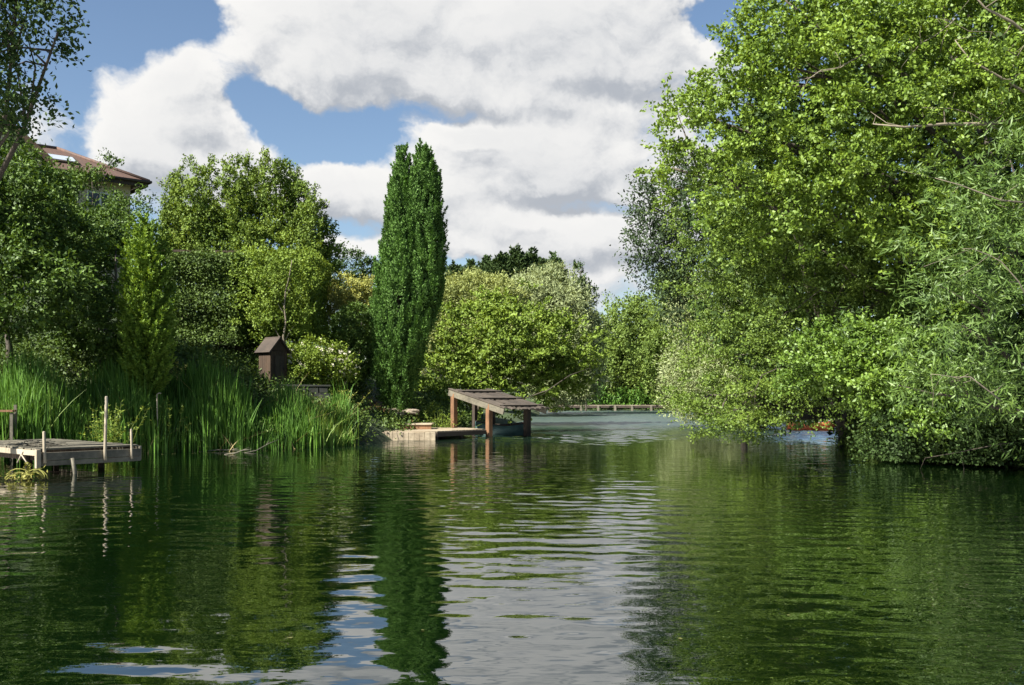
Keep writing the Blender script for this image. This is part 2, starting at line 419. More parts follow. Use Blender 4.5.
def plume_tree(name, label, cat, px, py, Y, cols, mat, leaf, n, k, seed, plume=(.38, .09), outw=.35, group=None, r0=.2, inner=.3, bark=None, drop=0.0):
    """upright conifers: columns of (py, x_left, x_right) rings, covered with plumes of tiny leaves"""
    rg = np.random.default_rng(seed)
    base = P(px, py, Y)
    g = gz(base[0], base[1]); base[2] = min(base[2], g)
    root = thing(name, label, cat, base, 0, group)
    allV = []
    tot = sum(len(c) for c in cols)
    mb = MB()
    for ci, col in enumerate(cols):
        py_ = np.array([c[0] for c in col], float); xl = np.array([c[1] for c in col], float); xr = np.array([c[2] for c in col], float)
        w = (xr - xl) / 2
        cdf = np.concatenate([[0], np.cumsum((w[1:] + w[:-1]) / 2 * np.diff(py_))]); area = cdf[-1]; cdf /= area
        nn = int(n * 1.0 / len(cols)) if len(cols) == 1 else int(n * area / sum(np.sum(((np.array([c[2] - c[1] for c in q])[1:] + np.array([c[2] - c[1] for c in q])[:-1]) / 4) * np.diff([c[0] for c in q])) for q in cols))
        y = np.interp(rg.random(nn), cdf, py_)
        cx = np.interp(y, py_, (xl + xr) / 2); hw = np.interp(y, py_, w)
        th = rg.random(nn) * 2 * math.pi
        rr = np.where(rg.random(nn) < inner, rg.random(nn) ** .5 * .85, 1 - np.abs(rg.normal(size=nn)) * .07)
        rr *= 1 + .13 * np.sin(th * 7 + y * .05 + ci) * np.sin(th * 3 + 1.3) + .05 * np.sin(y * .31 + th * 2)
        s = Y / F
        p = np.stack([(cx - 512) * s + np.cos(th) * rr * hw * s, Y + np.sin(th) * rr * hw * s * .95, H + (HY - y) * s], 1)
        o = np.stack([np.cos(th), np.sin(th), 0 * th], 1)
        ax = norm(o * outw + np.array([0, 0, 1.0 - drop]) + rg.normal(size=(nn, 3)) * .14)
        Lp = plume[0] * (.6 + .7 * rg.random(nn)); Rp = plume[1] * (.7 + .6 * rg.random(nn))
        t = rg.random((nn, k)); rad = norm(rg.normal(size=(nn, k, 3)))
        pos = (p - ax * (Lp * .6)[:, None])[:, None] + ax[:, None] * (t * Lp[:, None])[..., None] + rad * (Rp[:, None] * (1.05 - .85 * t) * rg.random((nn, k)) ** .5)[..., None]
        la = ax[:, None] * .75 + rad * .75; nm = rad * .5 + o[:, None] * .6 + rg.normal(size=(nn, k, 3)) * .4 + np.array([0, 0, .3])
        q = nn * k
        allV.append(leaf_quads(pos.reshape(q, 3), la.reshape(q, 3), nm.reshape(q, 3), leaf[0] * (.7 + .6 * rg.random(q)), leaf[1] * (.7 + .6 * rg.random(q))))
        i0 = len(py_) - 1
        top = P((xl[1] + xr[1]) / 2, py_[1], Y); bot = P((xl[-1] + xr[-1]) / 2, py_[-1], Y)
        mids = [P((xl[j] + xr[j]) / 2, py_[j], Y) for j in range(len(py_) - 1, 0, -1)]
        b0 = base + np.array([(ci - (len(cols) - 1) / 2) * r0 * .6, 0, -.1])
        mb.tube([b0] + mids, list(np.linspace(r0, r0 * .12, len(mids) + 1)), 8)
    link('crown', leaf_mesh('crown', np.concatenate(allV) - base), mat, root)
    mb.build('trunk', bark or BARK, root, base)
    return root

def box_hedge(name, label, px0, px1, py0, py1, Y, depth, mat, leaf, n, seed, group=None, wavy=.08, thick=.3):
    rg = np.random.default_rng(seed)
    x0, x1 = X_(px0, Y), X_(px1, Y); z0, z1 = Z_(py1, Y), Z_(py0, Y)
    d = np.array([x1 - x0, depth, z1 - z0]); o0 = np.array([x0, Y, z0])
    base = np.array([(x0 + x1) / 2, Y + depth / 2, gz((x0 + x1) / 2, Y + depth / 2)])
    root = thing(name, label, 'hedge', base, 0, group)
    ar = np.array([d[1] * d[2], d[1] * d[2], d[0] * d[2] * 1.4, d[0] * d[2] * .6, d[0] * d[1], 0.05]); ar /= ar.sum()
    f = rg.choice(6, n, p=ar); u = rg.random((n, 3))
    ax = f // 2; ax = np.where(f >= 4, 2, ax)
    side = np.where(f == 4, 1, np.where(f == 5, 0, np.where(f == 0, 0, np.where(f == 1, 1, np.where(f == 2, 0, 1)))))
    u[np.arange(n), ax] = side
    nrm = np.zeros((n, 3)); nrm[np.arange(n), ax] = side * 2 - 1
    p = o0 + u * d
    lum = wavy * (np.sin(p[:, 0] * 3.1 + p[:, 2] * 2) + np.sin(p[:, 2] * 4.3 + p[:, 1] * 2.6) * .7)
    p += nrm * (lum + .1 * np.abs(rg.normal(size=n)) * (rg.random(n) < .3) - np.abs(rg.normal(size=n)) * thick * .5)[:, None]
    ins = rg.random(n) < .3
    p[ins] = o0 + d * (.06 + .88 * rg.random((int(ins.sum()), 3)))
    nm = nrm * .8 + rg.normal(size=(n, 3)) * .6 + np.array([0, 0, .35])
    V = leaf_quads(p, rg.normal(size=(n, 3)) + nrm * .3, nm, leaf[0] * (.6 + .7 * rg.random(n)), leaf[1] * (.6 + .7 * rg.random(n)))
    link('foliage', leaf_mesh('foliage', V - base), mat, root)
    mb = MB()
    zb = min(gz(x0, Y), gz(x1, Y), gz(base[0], Y + depth)) - .1
    for i in range(max(2, int(d[0] / .6))):
        xx = x0 + d[0] * (i + .5) / max(2, int(d[0] / .6)); yy = Y + depth * (.4 + .2 * rg.random())
        b = np.array([xx, yy, zb])
        for j in range(5):
            e = np.array([xx + rg.normal() * .35, yy + rg.normal() * .3, z0 + d[2] * (.5 + .4 * rg.random())])
            mb.tube([b, (b + e) / 2 + rg.normal(size=3) * .08, e], [.05, .03, .01], 5)
    mb.build('stem', BARK, root, base)
    return root

def blades(rg, bx, by, hgt, wid, lean, seg=5, droop=.5, zoff=0.0):
    n = len(bx); bz = np.maximum(ground(np.stack([bx, by], 1)), -.12) + zoff
    a = rg.random(n) * 2 * math.pi; d = np.stack([np.cos(a), np.sin(a), 0 * a], 1)
    face = rg.random(n) * 2 * math.pi; sd = np.stack([np.cos(face), np.sin(face), 0 * a], 1)
    ln = lean * np.abs(rg.normal(size=n)) * hgt; dr = droop * rg.random(n) ** 2
    V = []
    for i in range(seg + 1):
        t = i / seg
        c = np.stack([bx, by, bz], 1) + d * (ln * (t ** 2 + .25 * t))[:, None]
        c[:, 2] += hgt * (t - dr * t ** 3 * .55)
        w = wid * (1 - t ** 2.2 * .96) * .5
        V.append(c - sd * w[:, None]); V.append(c + sd * w[:, None])
    V = np.stack(V, 1); k = 2 * (seg + 1)
    i0 = np.arange(n)[:, None] * k + (np.arange(seg) * 2)[None]
    Q = np.stack([i0, i0 + 1, i0 + 3, i0 + 2], -1).reshape(-1, 4)
    return V.reshape(-1, 3), Q

def on_bank(rg, n, pxr, Yr, smin, smax):
    """random bank points between two pixel columns and two distances, smin..smax metres from the shore"""
    got = []
    while sum(map(len, got)) < n:
        Y = rg.uniform(Yr[0], Yr[1], n * 3); px = rg.uniform(pxr[0], pxr[1], n * 3)
        p = np.stack([(px - 512) / F * Y, Y], 1); s = lake_dist(p)
        got.append(p[(s > smin) & (s < smax)])
    return np.concatenate(got)[:n]

# ================================================================== LIGHT, SKY, CAMERA
SUN_TO = Vector((-.80, -.60, 0)).normalized() * math.cos(R(43)) + Vector((0, 0, math.sin(R(43))))
SKY_STRENGTH = .05
EXPOSURE = 1.5

def build_world():
    w = bpy.data.worlds.new('World'); sc.world = w; w.use_nodes = True
    t = w.node_tree; t.nodes.clear()
    sky = nd(t, 'ShaderNodeTexSky', sky_type='NISHITA', sun_disc=False)
    sky.sun_elevation = R(43); sky.sun_rotation = math.atan2(SUN_TO.x, SUN_TO.y)
    sky.altitude = 100; sky.air_density = 1.0; sky.dust_density = .6; sky.ozone_density = 2.0
    tc = nd(t, 'ShaderNodeTexCoord')
    s = nd(t, 'ShaderNodeSeparateXYZ', {0: tc.outputs['Generated']})
    def mth(op, a, b=0.0, c=0.0, clamp=False):
        return nd(t, 'ShaderNodeMath', {0: a, 1: b, 2: c}, operation=op, use_clamp=clamp).outputs[0]
    az = mth('ARCTAN2', s.outputs['X'], s.outputs['Y']); el = mth('ARCSINE', s.outputs['Z'])
    blobs = [(470, 35, 260, 75, .95), (330, 5, 120, 55, .7), (350, 75, 110, 40, .55), (600, 15, 120, 70, .7),
             (165, 95, 85, 60, .8), (215, 75, 75, 42, .55), (230, 170, 120, 50, .85), (335, 195, 70, 40, .6), (130, 140, 60, 35, .5),
             (560, 125, 150, 60, .85), (490, 165, 110, 50, .75), (610, 200, 130, 55, .7), (560, 245, 160, 32, .75), (370, 252, 60, 18, .6), (42, 108, 28, 34, .55), (455, 225, 75, 40, .6), (600, 285, 130, 30, .6), (400, 190, 50, 30, .4),
             (105, 18, 95, 48, -1.0), (242, 84, 40, 34, -.95), (205, 20, 30, 24, -.4), (72, 95, 34, 45, -.45), (345, 130, 62, 36, -1.05), (300, 148, 45, 22, -.5), (725, 10, 34, 30, -1.2), (268, 112, 40, 22, -.7), (420, 98, 50, 16, -.35), (350, 228, 40, 14, -.35), (470, 108, 90, 13, -.62), (610, 88, 70, 10, -.35), (560, 203, 90, 11, -.42), (655, 150, 22, 40, -.3), (480, 262, 70, 9, -.35), (590, 262, 60, 8, -.3), (180, 138, 50, 9, -.3), (480, -150, 380, 100, .85), (640, -340, 420, 110, .8), (240, -330, 260, 100, .7)]  # the last blobs are unseen clouds added above the view to whiten the far water
    def density(du, dv):
        a = mth('ADD', az, du); e = mth('ADD', el, dv)
        cv = nd(t, 'ShaderNodeCombineXYZ', {0: a, 1: e, 2: 0.0}).outputs[0]
        # slight turbulence bends the outline of every cloud
        wn = nd(t, 'ShaderNodeTexNoise', {'Vector': cv, 'Scale': 11.0, 'Detail': 5.0, 'Roughness': .6})
        off = nd(t, 'ShaderNodeVectorMath', {0: wn.outputs['Color'], 1: (.5, .5, .5)}, operation='SUBTRACT').outputs[0]
        wv = nd(t, 'ShaderNodeVectorMath', {0: off, 1: (.10, .07, 0), 2: cv}, operation='MULTIPLY_ADD').outputs[0]
        tot = None
        for (px, py, rx, ry, wt) in blobs:
            u = (px - 512) / F; v = (HY - py) / F
            ca = math.atan(u); ce = math.atan(v / math.sqrt(1 + u * u))
            d = nd(t, 'ShaderNodeVectorMath', {0: wv, 1: (ca, ce, 0)}, operation='SUBTRACT').outputs[0]
            d = nd(t, 'ShaderNodeVectorMath', {0: d, 1: (F / rx / 1.05, F / ry / 1.05, 0)}, operation='MULTIPLY').outputs[0]
            q = nd(t, 'ShaderNodeVectorMath', {0: d, 1: d}, operation='DOT_PRODUCT').outputs['Value']
            g = mth('SUBTRACT', 1.0, mth('MULTIPLY', q, .55), clamp=True)
            g = mth('MULTIPLY', g, g)
            tot = mth('MULTIPLY', g, wt) if tot is None else mth('MULTIPLY_ADD', g, wt, tot)
        mp = nd(t, 'ShaderNodeMapping', {'Vector': wv, 'Scale': (1.0, 1.7, 1)})
        n1 = nd(t, 'ShaderNodeTexNoise', {'Vector': mp.outputs[0], 'Scale': 8.0, 'Detail': 11.0, 'Roughness': .6}).outputs['Fac']
        n2 = nd(t, 'ShaderNodeTexNoise', {'Vector': mp.outputs[0], 'Scale': 2.1, 'Detail': 2.0}).outputs['Fac']
        # away from the mapped patch of sky plain broken cloud takes over
        front = nd(t, 'ShaderNodeMapRange', {'Value': mth('ABSOLUTE', az), 'From Min': .55, 'From Max': .8}, interpolation_type='SMOOTHSTEP').outputs[0]
        high = nd(t, 'ShaderNodeMapRange', {'Value': el, 'From Min': .62, 'From Max': .8}, interpolation_type='SMOOTHSTEP').outputs[0]
        away = mth('MAXIMUM', front, high)
        tot = mth('MULTIPLY_ADD', mth('MULTIPLY', mth('SUBTRACT', n2, .62), 3.0), away, tot)
        return mth('MULTIPLY_ADD', mth('SUBTRACT', n1, .5), 1.9, tot)
    d0 = density(0, 0); d1 = density(-.010, .018)
    mask = nd(t, 'ShaderNodeMapRange', {'Value': d0, 'From Min': .08, 'From Max': .58}, interpolation_type='SMOOTHSTEP').outputs[0]
    lit = nd(t, 'ShaderNodeMapRange', {'Value': mth('SUBTRACT', d0, d1), 'From Min': -.60, 'From Max': .30}, interpolation_type='SMOOTHSTEP').outputs[0]
    thick = nd(t, 'ShaderNodeMapRange', {'Value': d0, 'From Min': .6, 'From Max': 1.8, 'To Min': 1.0, 'To Max': .62}).outputs[0]
    lum = mth('MULTIPLY', lit, thick)
    k = 1.0 / (SKY_STRENGTH * 2 ** EXPOSURE)
    cc = ramp(t, lum, [(0.0, (.47, .50, .55)), (.5, (.74, .75, .765)), (1.0, (.95, .94, .92))])
    cs = nd(t, 'ShaderNodeVectorMath', {0: cc, 'Scale': k}, operation='SCALE').outputs[0]
    mask = mth('MULTIPLY', mask, nd(t, 'ShaderNodeMapRange', {'Value': el, 'From Min': -.02, 'From Max': .03}).outputs[0])
    mx = nd(t, 'ShaderNodeMix', {'Factor': mask, 6: sky.outputs[0], 7: cs}, data_type='RGBA')
    bg = nd(t, 'ShaderNodeBackground', {'Color': mx.outputs[2], 'Strength': SKY_STRENGTH})
    nd(t, 'ShaderNodeOutputWorld', {'Surface': bg.outputs[0]})

def build_sun_camera():
    l = bpy.data.lights.new('sun', 'SUN'); l.energy = 5.0; l.angle = R(.5); l.color = (1.0, .95, .86)
    o = bpy.data.objects.new('sun', l); COL.objects.link(o)
    o.rotation_euler = SUN_TO.to_track_quat('Z', 'Y').to_euler()
    c = bpy.data.cameras.new('camera'); c.sensor_width = 36; c.lens = F / 1024 * 36
    c.shift_y = (HY - 342.5) / 1024; c.clip_end = 5000; c.clip_start = .1
    o = bpy.data.objects.new('camera', c); COL.objects.link(o)
    o.location = (0, 0, H); o.rotation_euler = (R(90), 0, 0)
    sc.camera = o
    vs = sc.view_settings; vs.view_transform = 'Standard'; vs.look = 'None'; vs.exposure = EXPOSURE; vs.gamma = 1
    sc.cycles.max_bounces = 8; sc.cycles.diffuse_bounces = 3; sc.cycles.glossy_bounces = 3; sc.cycles.transmission_bounces = 4
    sc.cycles.use_denoising = True

build_world(); build_sun_camera(); build_terrain(); build_water()

# ================================================================== FOLIAGE MATERIALS
L_MAPLE = leaf_mat('leaf_maple', (.07, .14, .012), (.19, .275, .03), .42, .05, .42, .35)
L_FINE = leaf_mat('leaf_fine', (.055, .11, .013), (.16, .23, .033), .40, .04, .45, .4)
L_WILLOW = leaf_mat('leaf_willow', (.03, .08, .012), (.125, .195, .037), .36, .06, .4, .6)
L_BRIGHT = leaf_mat('leaf_bright', (.055, .125, .014), (.16, .25, .03), .42, .06, .4, .5)
L_DARK = leaf_mat('leaf_dark', (.018, .042, .010), (.055, .095, .022), .3, .03, .5, .5)
L_ASH = leaf_mat('leaf_ash', (.016, .034, .014), (.05, .078, .03), .25, .03, .5, .5)
L_BANK = leaf_mat('leaf_bank', (.075, .13, .02), (.18, .25, .05), .38, .03, .5, .2)
L_HEDGE_SHADED = leaf_mat('leaf_hedge_shaded', (.03, .06, .01), (.095, .15, .022), .3, .04, .5, .8)  # darker hedge leaf, the shade of its neighbours put into the colour
L_SHADE = leaf_mat('leaf_laurel', (.025, .06, .008), (.10, .17, .02), .34, .05, .45, .5)
L_GREY = leaf_mat('leaf_grey_willow', (.17, .215, .09), (.34, .385, .19), .36, .03, .5, .25)
L_PALE = leaf_mat('leaf_pale_willow', (.16, .20, .045), (.32, .35, .12), .38, .04, .5, .2)
L_BUSH = leaf_mat('leaf_bush', (.085, .155, .015), (.215, .295, .04), .40, .04, .5, .35)
L_YEW = leaf_mat('leaf_yew', (.035, .095, .016), (.14, .26, .05), .22, .04, .5, .5, (1.1, 1.1, .6))
L_GOLD = leaf_mat('leaf_golden', (.07, .16, .014), (.24, .35, .045), .36, .04, .5, .6)
L_CONIFER = leaf_mat('leaf_conifer', (.03, .06, .02), (.08, .125, .04), .2, .03, .5, .2)
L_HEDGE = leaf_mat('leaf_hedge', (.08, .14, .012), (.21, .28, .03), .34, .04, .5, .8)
L_HORN = leaf_mat('leaf_hornbeam', (.06, .125, .014), (.19, .255, .035), .36, .04, .5, .3)
L_PALESHRUB = leaf_mat('leaf_pale_shrub', (.20, .235, .05), (.38, .37, .10), .36, .03, .5, .6)
L_REED = leaf_mat('leaf_reed', (.03, .10, .010), (.125, .25, .03), .34, .04, .5, .7)
L_REED_SUNLIT = leaf_mat('leaf_reed_sunlit', (.09, .19, .02), (.26, .34, .06), .40, .06, .4, .7)  # paler reed green with sunlight put into the colour
L_HERB = leaf_mat('leaf_herb', (.09, .16, .02), (.26, .31, .05), .38, .05, .4, .7)
L_GROUND = leaf_mat('leaf_ground', (.025, .06, .01), (.10, .15, .025), .34, .04, .45, .6)
L_YELLOW = leaf_mat('leaf_yellowed', (.10, .11, .02), (.30, .28, .07), .3, .03, .5, 2)
FLOWER = leaf_mat('petal_cream', (.55, .52, .36), (.78, .74, .60), .3, .03, .5, 2, (1, 1, .8))

# ================================================================== RIGHT BANK
maple = tree('maple_tree', 'tall bright green broadleaf tree leaning over the water on the right bank', 'tree', 1000, 29,
     [(970, -70, 27, 230, 150, 4), (850, 20, 26.5, 100, 95, 2.8), (787, 66, 26.5, 70, 60, 2.2), (714, 124, 27, 58, 46, 1.7), (735, 75, 27, 40, 34, 1.2), (880, 110, 25.5, 130, 100, 3), (800, 150, 26.5, 115, 85, 2.6),
      (692, 112, 27.5, 28, 22, .8), (672, 168, 28, 24, 30, .8), (785, 0, 27, 36, 34, 1.1), (985, 90, 25.5, 110, 100, 2.5), (760, 205, 27, 80, 55, 2), (860, 215, 26, 90, 50, 2), (945, 240, 25.5, 70, 70, 1.8)],
     L_MAPLE, (.108, .078), 3400, 74, .50, 11, BARK, .3, (960, -100, 29), twigs=4, up=.1, droop=.15, bias=.6, lump=.2, lump_f=5, loose=.22, flat=.5, holes=.66, hole_size=2.2)
hazel = tree('alder_tree', 'small-leaved olive green tree filling the middle of the right bank down to the water', 'tree', 850, 33,
     [(765, 250, 30.5, 88, 80, 2.4), (815, 330, 29.5, 100, 85, 2.6), (742, 345, 31, 66, 62, 2), (870, 250, 29.5, 95, 90, 2.6), (745, 402, 31, 58, 34, 1.6), (812, 362, 30, 70, 28, 1.8), (705, 395, 31.5, 30, 42, 1.1), (900, 330, 29, 80, 80, 2.4), (800, 200, 30, 80, 50, 2), (930, 260, 29, 60, 60, 2), (742, 422, 28.5, 30, 9, .9), (715, 412, 29.5, 20, 12, .8)],
     L_FINE, (.085, .055), 3800, 58, .5, 12, BARK, .24, (800, 170, 31), twigs=5, up=.05, droop=.3, bias=.6, lump=.28, lump_f=4, loose=.22, flat=.45, holes=.75, hole_size=1.9)
willow = tree('willow_tree', 'long-leaved grey green willow at the right edge in front of the other trees', 'tree', 1060, 22,
     [(1000, 235, 20.5, 105, 80, 1.7), (962, 325, 20.5, 85, 72, 1.5), (1050, 350, 20.5, 110, 95, 2), (945, 380, 21, 52, 30, 1.1), (1010, 160, 21, 60, 50, 1.2)],
     L_WILLOW, (.20, .034), 850, 42, .55, 13, BARK, .22, (1050, 150, 22), twigs=4, up=.2, droop=.3, hang=.25, bias=.6, lump=.25, flat=.55, holes=.8, hole_size=1.8)
low = tree('sallow_bush', 'bright round-leaved bush hanging low over the water below the tall broadleaf tree', 'bush', 930, 27,
     [(868, 343, 25, 66, 18, 1.3), (840, 368, 25, 52, 14, 1.2), (910, 385, 24.3, 70, 22, 1.4), (815, 380, 26, 36, 10, .9), (950, 425, 23.6, 60, 14, .9), (905, 410, 24.6, 46, 14, 1.1)],
     L_BRIGHT, (.095, .072), 900, 50, .42, 14, BARK, .1, (880, 320, 25), twigs=4, up=.15, droop=.2, bias=.6, lump=.25, flat=.45, holes=.4, hole_size=1.6)
under = tree('bramble_bush', 'dark tangled bramble along the waterline at the far right of the bank', 'bush', 1000, 25.5,
     [(960, 428, 24, 84, 32, 1.2), (1015, 425, 23.3, 70, 50, 1.2), (905, 450, 24.3, 44, 14, .7), (1000, 455, 23, 50, 16, .7)],
     L_DARK, (.09, .06), 900, 40, .4, 15, BARK, .06, (970, 390, 25), twigs=4, up=.2, droop=.4, bias=.5)
backer = tree('oak_tree', 'dark dense tree deep behind the tall broadleaf tree on the right', 'tree', 985, 40,
     [(860, 120, 38, 130, 110, 3), (790, 300, 38, 80, 100, 2.5), (960, 290, 33, 110, 120, 2.5), (950, 200, 37, 190, 150, 4), (880, 330, 37, 150, 100, 3.5), (1050, 350, 35, 150, 110, 4), (830, 230, 38, 120, 120, 3), (1000, 40, 38, 170, 120, 4), (900, 400, 36, 120, 36, 2.5)],
     L_DARK, (.26, .19), 3000, 44, .8, 16, BARK, .4, (960, 0, 40), twigs=4)
ash = tree('ash_tree', 'thin-leaved dark tree showing sky between its leaves left of the tall broadleaf tree', 'tree', 735, 47,
     [(672, 205, 42, 40, 46, 1.6), (655, 250, 42, 28, 30, 1.2), (700, 235, 42, 52, 58, 2), (682, 290, 42, 34, 34, 1.4), (715, 190, 42.5, 40, 40, 1.6), (648, 205, 42, 18, 20, .8)],
     L_ASH, (.17, .08), 520, 42, .65, 17, BARK, .2, (700, 170, 43), twigs=4, up=.1, loose=.35, shell=.5, lump=.3, bias=.3, hang=.2)
grey = tree('sallow_tree', 'pale grey green willow at the bend of the right bank, beyond the olive green tree', 'tree', 745, 54,
     [(722, 315, 50, 46, 44, 2), (705, 368, 50, 40, 46, 2), (748, 385, 49, 46, 34, 1.8), (690, 395, 50, 26, 22, 1.1), (745, 300, 51, 40, 44, 2)],
     L_GREY, (.17, .06), 1200, 46, .7, 18, BARK, .18, (725, 285, 52), twigs=5, up=.3, bias=.6, lump=.22)
for i, (px, Y, lob, lab, mat) in enumerate([
    (640, 106, [(632, 338, 101, 36, 34), (602, 350, 101, 24, 30), (655, 352, 100, 32, 36), (640, 318, 102, 22, 20), (612, 372, 100, 30, 22)], 'rounded mid green tree beyond the far bank, left of its grey neighbour', L_BANK),
    (690, 100, [(682, 325, 96, 30, 36), (670, 362, 95, 34, 30), (700, 350, 95, 36, 44), (675, 290, 97, 18, 26)], 'taller loose green tree at the right end of the far landing stage', L_BANK)]):
    tree('bank_tree', lab, 'tree', px, Y, lob, mat, (.27, .19), 1000, 42, 1.0, 31 + i, BARK, .25, group='trees on the far bank', twigs=4, bias=.6, lump=.22)

def branch(parent, pts, r, mat):
    mb = MB(); off = parent.location
    rr = np.linspace(r, r * .25, len(pts)); mb.tube(pts, list(rr), 6)
    rg = np.random.default_rng(int(pts[0][0] * 100) % 1000)
    for i in range(1, len(pts)):
        p = np.array(pts[i]); q = p + np.array([rg.normal() * .35, rg.normal() * .2, .35 * rg.normal()])
        mb.tube([p, (p + q) / 2 + rg.normal(size=3) * .04, q], [rr[i] * .6, rr[i] * .4, .004], 5)
    return mb.build('branch', mat, parent, off)
branch(maple, [P(1040, 118, 24.2), P(985, 124, 23.6), P(945, 124, 23.3), P(905, 127, 23.1), P(873, 124, 23.1)], .055, BARK_PALE)
branch(maple, [P(1050, 55, 23.5), P(1012, 22, 23.2), P(985, 8, 23), P(968, -12, 23)], .05, BARK_PALE)
branch(maple, [P(1045, 105, 23.5), P(1005, 80, 23.2), P(970, 60, 23), P(955, 40, 23)], .04, BARK_PALE)
branch(willow, [P(1050, 205, 19), P(1000, 200, 18.8), P(960, 185, 18.7), P(935, 178, 18.7)], .02, BARK_PALE)
branch(hazel, [P(900, 300, 28), P(865, 285, 27.6), P(840, 262, 27.4), P(822, 250, 27.4)], .04, BARK)
branch(under, [P(1040, 440, 22.6), P(1000, 444, 22.2), P(960, 452, 22), P(925, 458, 22)], .016, BARK)

# ================================================================== MIDDLE
bush = tree('alder_bush', 'sunlit yellow green bush overhanging the water right behind the open boat shelter', 'bush', 480, 56,
     [(470, 350, 52, 46, 42, 2), (512, 348, 52, 48, 44, 2), (545, 362, 53, 30, 32, 1.6), (450, 388, 50, 28, 30, 1.5), (500, 390, 52, 55, 22, 1.8), (540, 383, 53, 34, 14, 1.5), (488, 325, 53, 30, 20, 1.6), (575, 358, 54, 26, 24, 1.4), (565, 376, 54, 26, 12, 1.2), (528, 328, 54, 26, 18, 1.3), (462, 306, 52, 6, 14, .3), (486, 300, 52, 7, 14, .35), (507, 306, 52, 6, 15, .3), (541, 326, 53, 7, 16, .35), (575, 332, 54, 7, 16, .35), (590, 350, 54, 7, 14, .35), (430, 372, 49, 8, 14, .4)],
     L_BUSH, (.17, .115), 1250, 58, .66, 41, BARK_PALE, .14, (500, 320, 54), twigs=4, up=.35, bias=.65, lump=.34, lump_f=4.5, loose=.18, flat=.55, holes=.7, hole_size=2.8)
branch(bush, [P(520, 400, 50.5), P(548, 390, 50.2), P(570, 375, 50.2), P(590, 368, 50.4)], .03, BARK)
tree('pale_willow', 'pale yellow green willow crown just right of the columnar evergreen', 'tree', 470, 80,
     [(456, 312, 70, 34, 30, 2.6), (486, 322, 70, 34, 36, 2.6), (438, 330, 70, 28, 44, 2.6), (474, 297, 71, 22, 16, 1.5), (500, 306, 71, 18, 22, 1.5)],
     L_PALE, (.26, .085), 1300, 46, .85, 42, BARK, .3, (465, 290, 77), twigs=5, up=.4, bias=.65)
tree('grey_willow', 'broad grey green willow crown behind the sunlit bush', 'tree', 550, 86,
     [(545, 312, 80, 42, 38, 3), (570, 335, 80, 28, 46, 3), (525, 335, 80, 30, 40, 3), (540, 292, 81, 26, 18, 2), (580, 372, 80, 22, 24, 2), (560, 385, 80, 34, 20, 2)],
     L_GREY, (.27, .085), 1900, 48, .8, 43, BARK, .3, (548, 285, 82), twigs=5, up=.45, bias=.65)
tree('sapling', 'thin dark young tree poking up behind the broad grey green willow', 'tree', 584, 93, [(580, 285, 92, 7, 14), (588, 298, 92, 9, 12), (577, 270, 92, 3.5, 6)], L_DARK, (.22, .13), 60, 34, .5, 44, BARK, .1, (578, 268, 92), twigs=4, up=.6)
# the row of dark conifers
rgc = random.Random(4)
for i, (px, top, hw, Y) in enumerate([(455, 262, 16, 128), (470, 261, 17, 131), (486, 257, 18, 130), (500, 253, 18, 127), (515, 247, 21, 130), (531, 250, 19, 132), (553, 254, 15, 128), (542, 260, 16, 134)]):
    lab = ['leftmost dark conifer over the pale willow, beside the columnar evergreen', 'second dark conifer from the columnar evergreen in the far row', 'third dark conifer from the columnar evergreen in the far row',
           'fourth dark conifer of the far row, left of the tallest one', 'tallest dark conifer in the middle of the far row', 'broad dark conifer just right of the tallest one in the far row',
           'pointed dark conifer standing apart at the right end of the far row', 'low dark conifer between the last two taller ones of the far row'][i]
    col = [(top, px - .4, px + .6), (top + 7, px - hw * .33, px + hw * .33), (top + 18, px - hw * .75, px + hw * .75), (top + 55, px - hw, px + hw), (372, px - hw * 1.05, px + hw * 1.05)]
    plume_tree('conifer', lab, 'tree', px, 385, Y, [col], L_CONIFER, (.42, .18), 900, 40, 200 + i, (1.3, .5), .8, 'dark conifers in a row far behind', .25, .25, drop=.25)
tree('garden_tree', 'small dark tree in the gap left of the columnar evergreen', 'tree', 352, 84, [(352, 270, 80, 18, 18), (340, 262, 80, 10, 12), (366, 272, 80, 12, 12), (352, 300, 80, 26, 24)], L_DARK, (.22, .13), 190, 36, .7, 45, BARK, .15, (350, 258, 81), twigs=4, up=.6)

# columnar evergreen
colA = [(150, 402, 404), (160, 399, 407), (180, 395, 409), (210, 391, 411), (250, 384, 414), (290, 378, 417), (325, 374, 418), (350, 373, 416), (372, 377, 411), (390, 386, 408), (404, 396, 406)]
colB = [(148, 420, 422), (158, 416, 427), (178, 413, 433), (205, 412, 437), (250, 411, 439), (290, 409, 437), (320, 407, 430), (342, 404, 420), (358, 402, 411), (372, 400, 405)]
colA = [(y + (2 if y < 165 else 0), l - 3.5, r + (5 if y > 175 else 1)) for y, l, r in colA]; colB = [(y + (2 if y < 165 else 0), l - (5 if y > 175 else 1), r + 4.5) for y, l, r in colB]
plume_tree('columnar_yew', 'tall dark green columnar evergreen with twin tips beside the wooden landing', 'tree', 402, 410, 40, [colA, colB], L_YEW, (.10, .048), 1500, 180, 51, (.95, .19), .2, None, .24, .25)

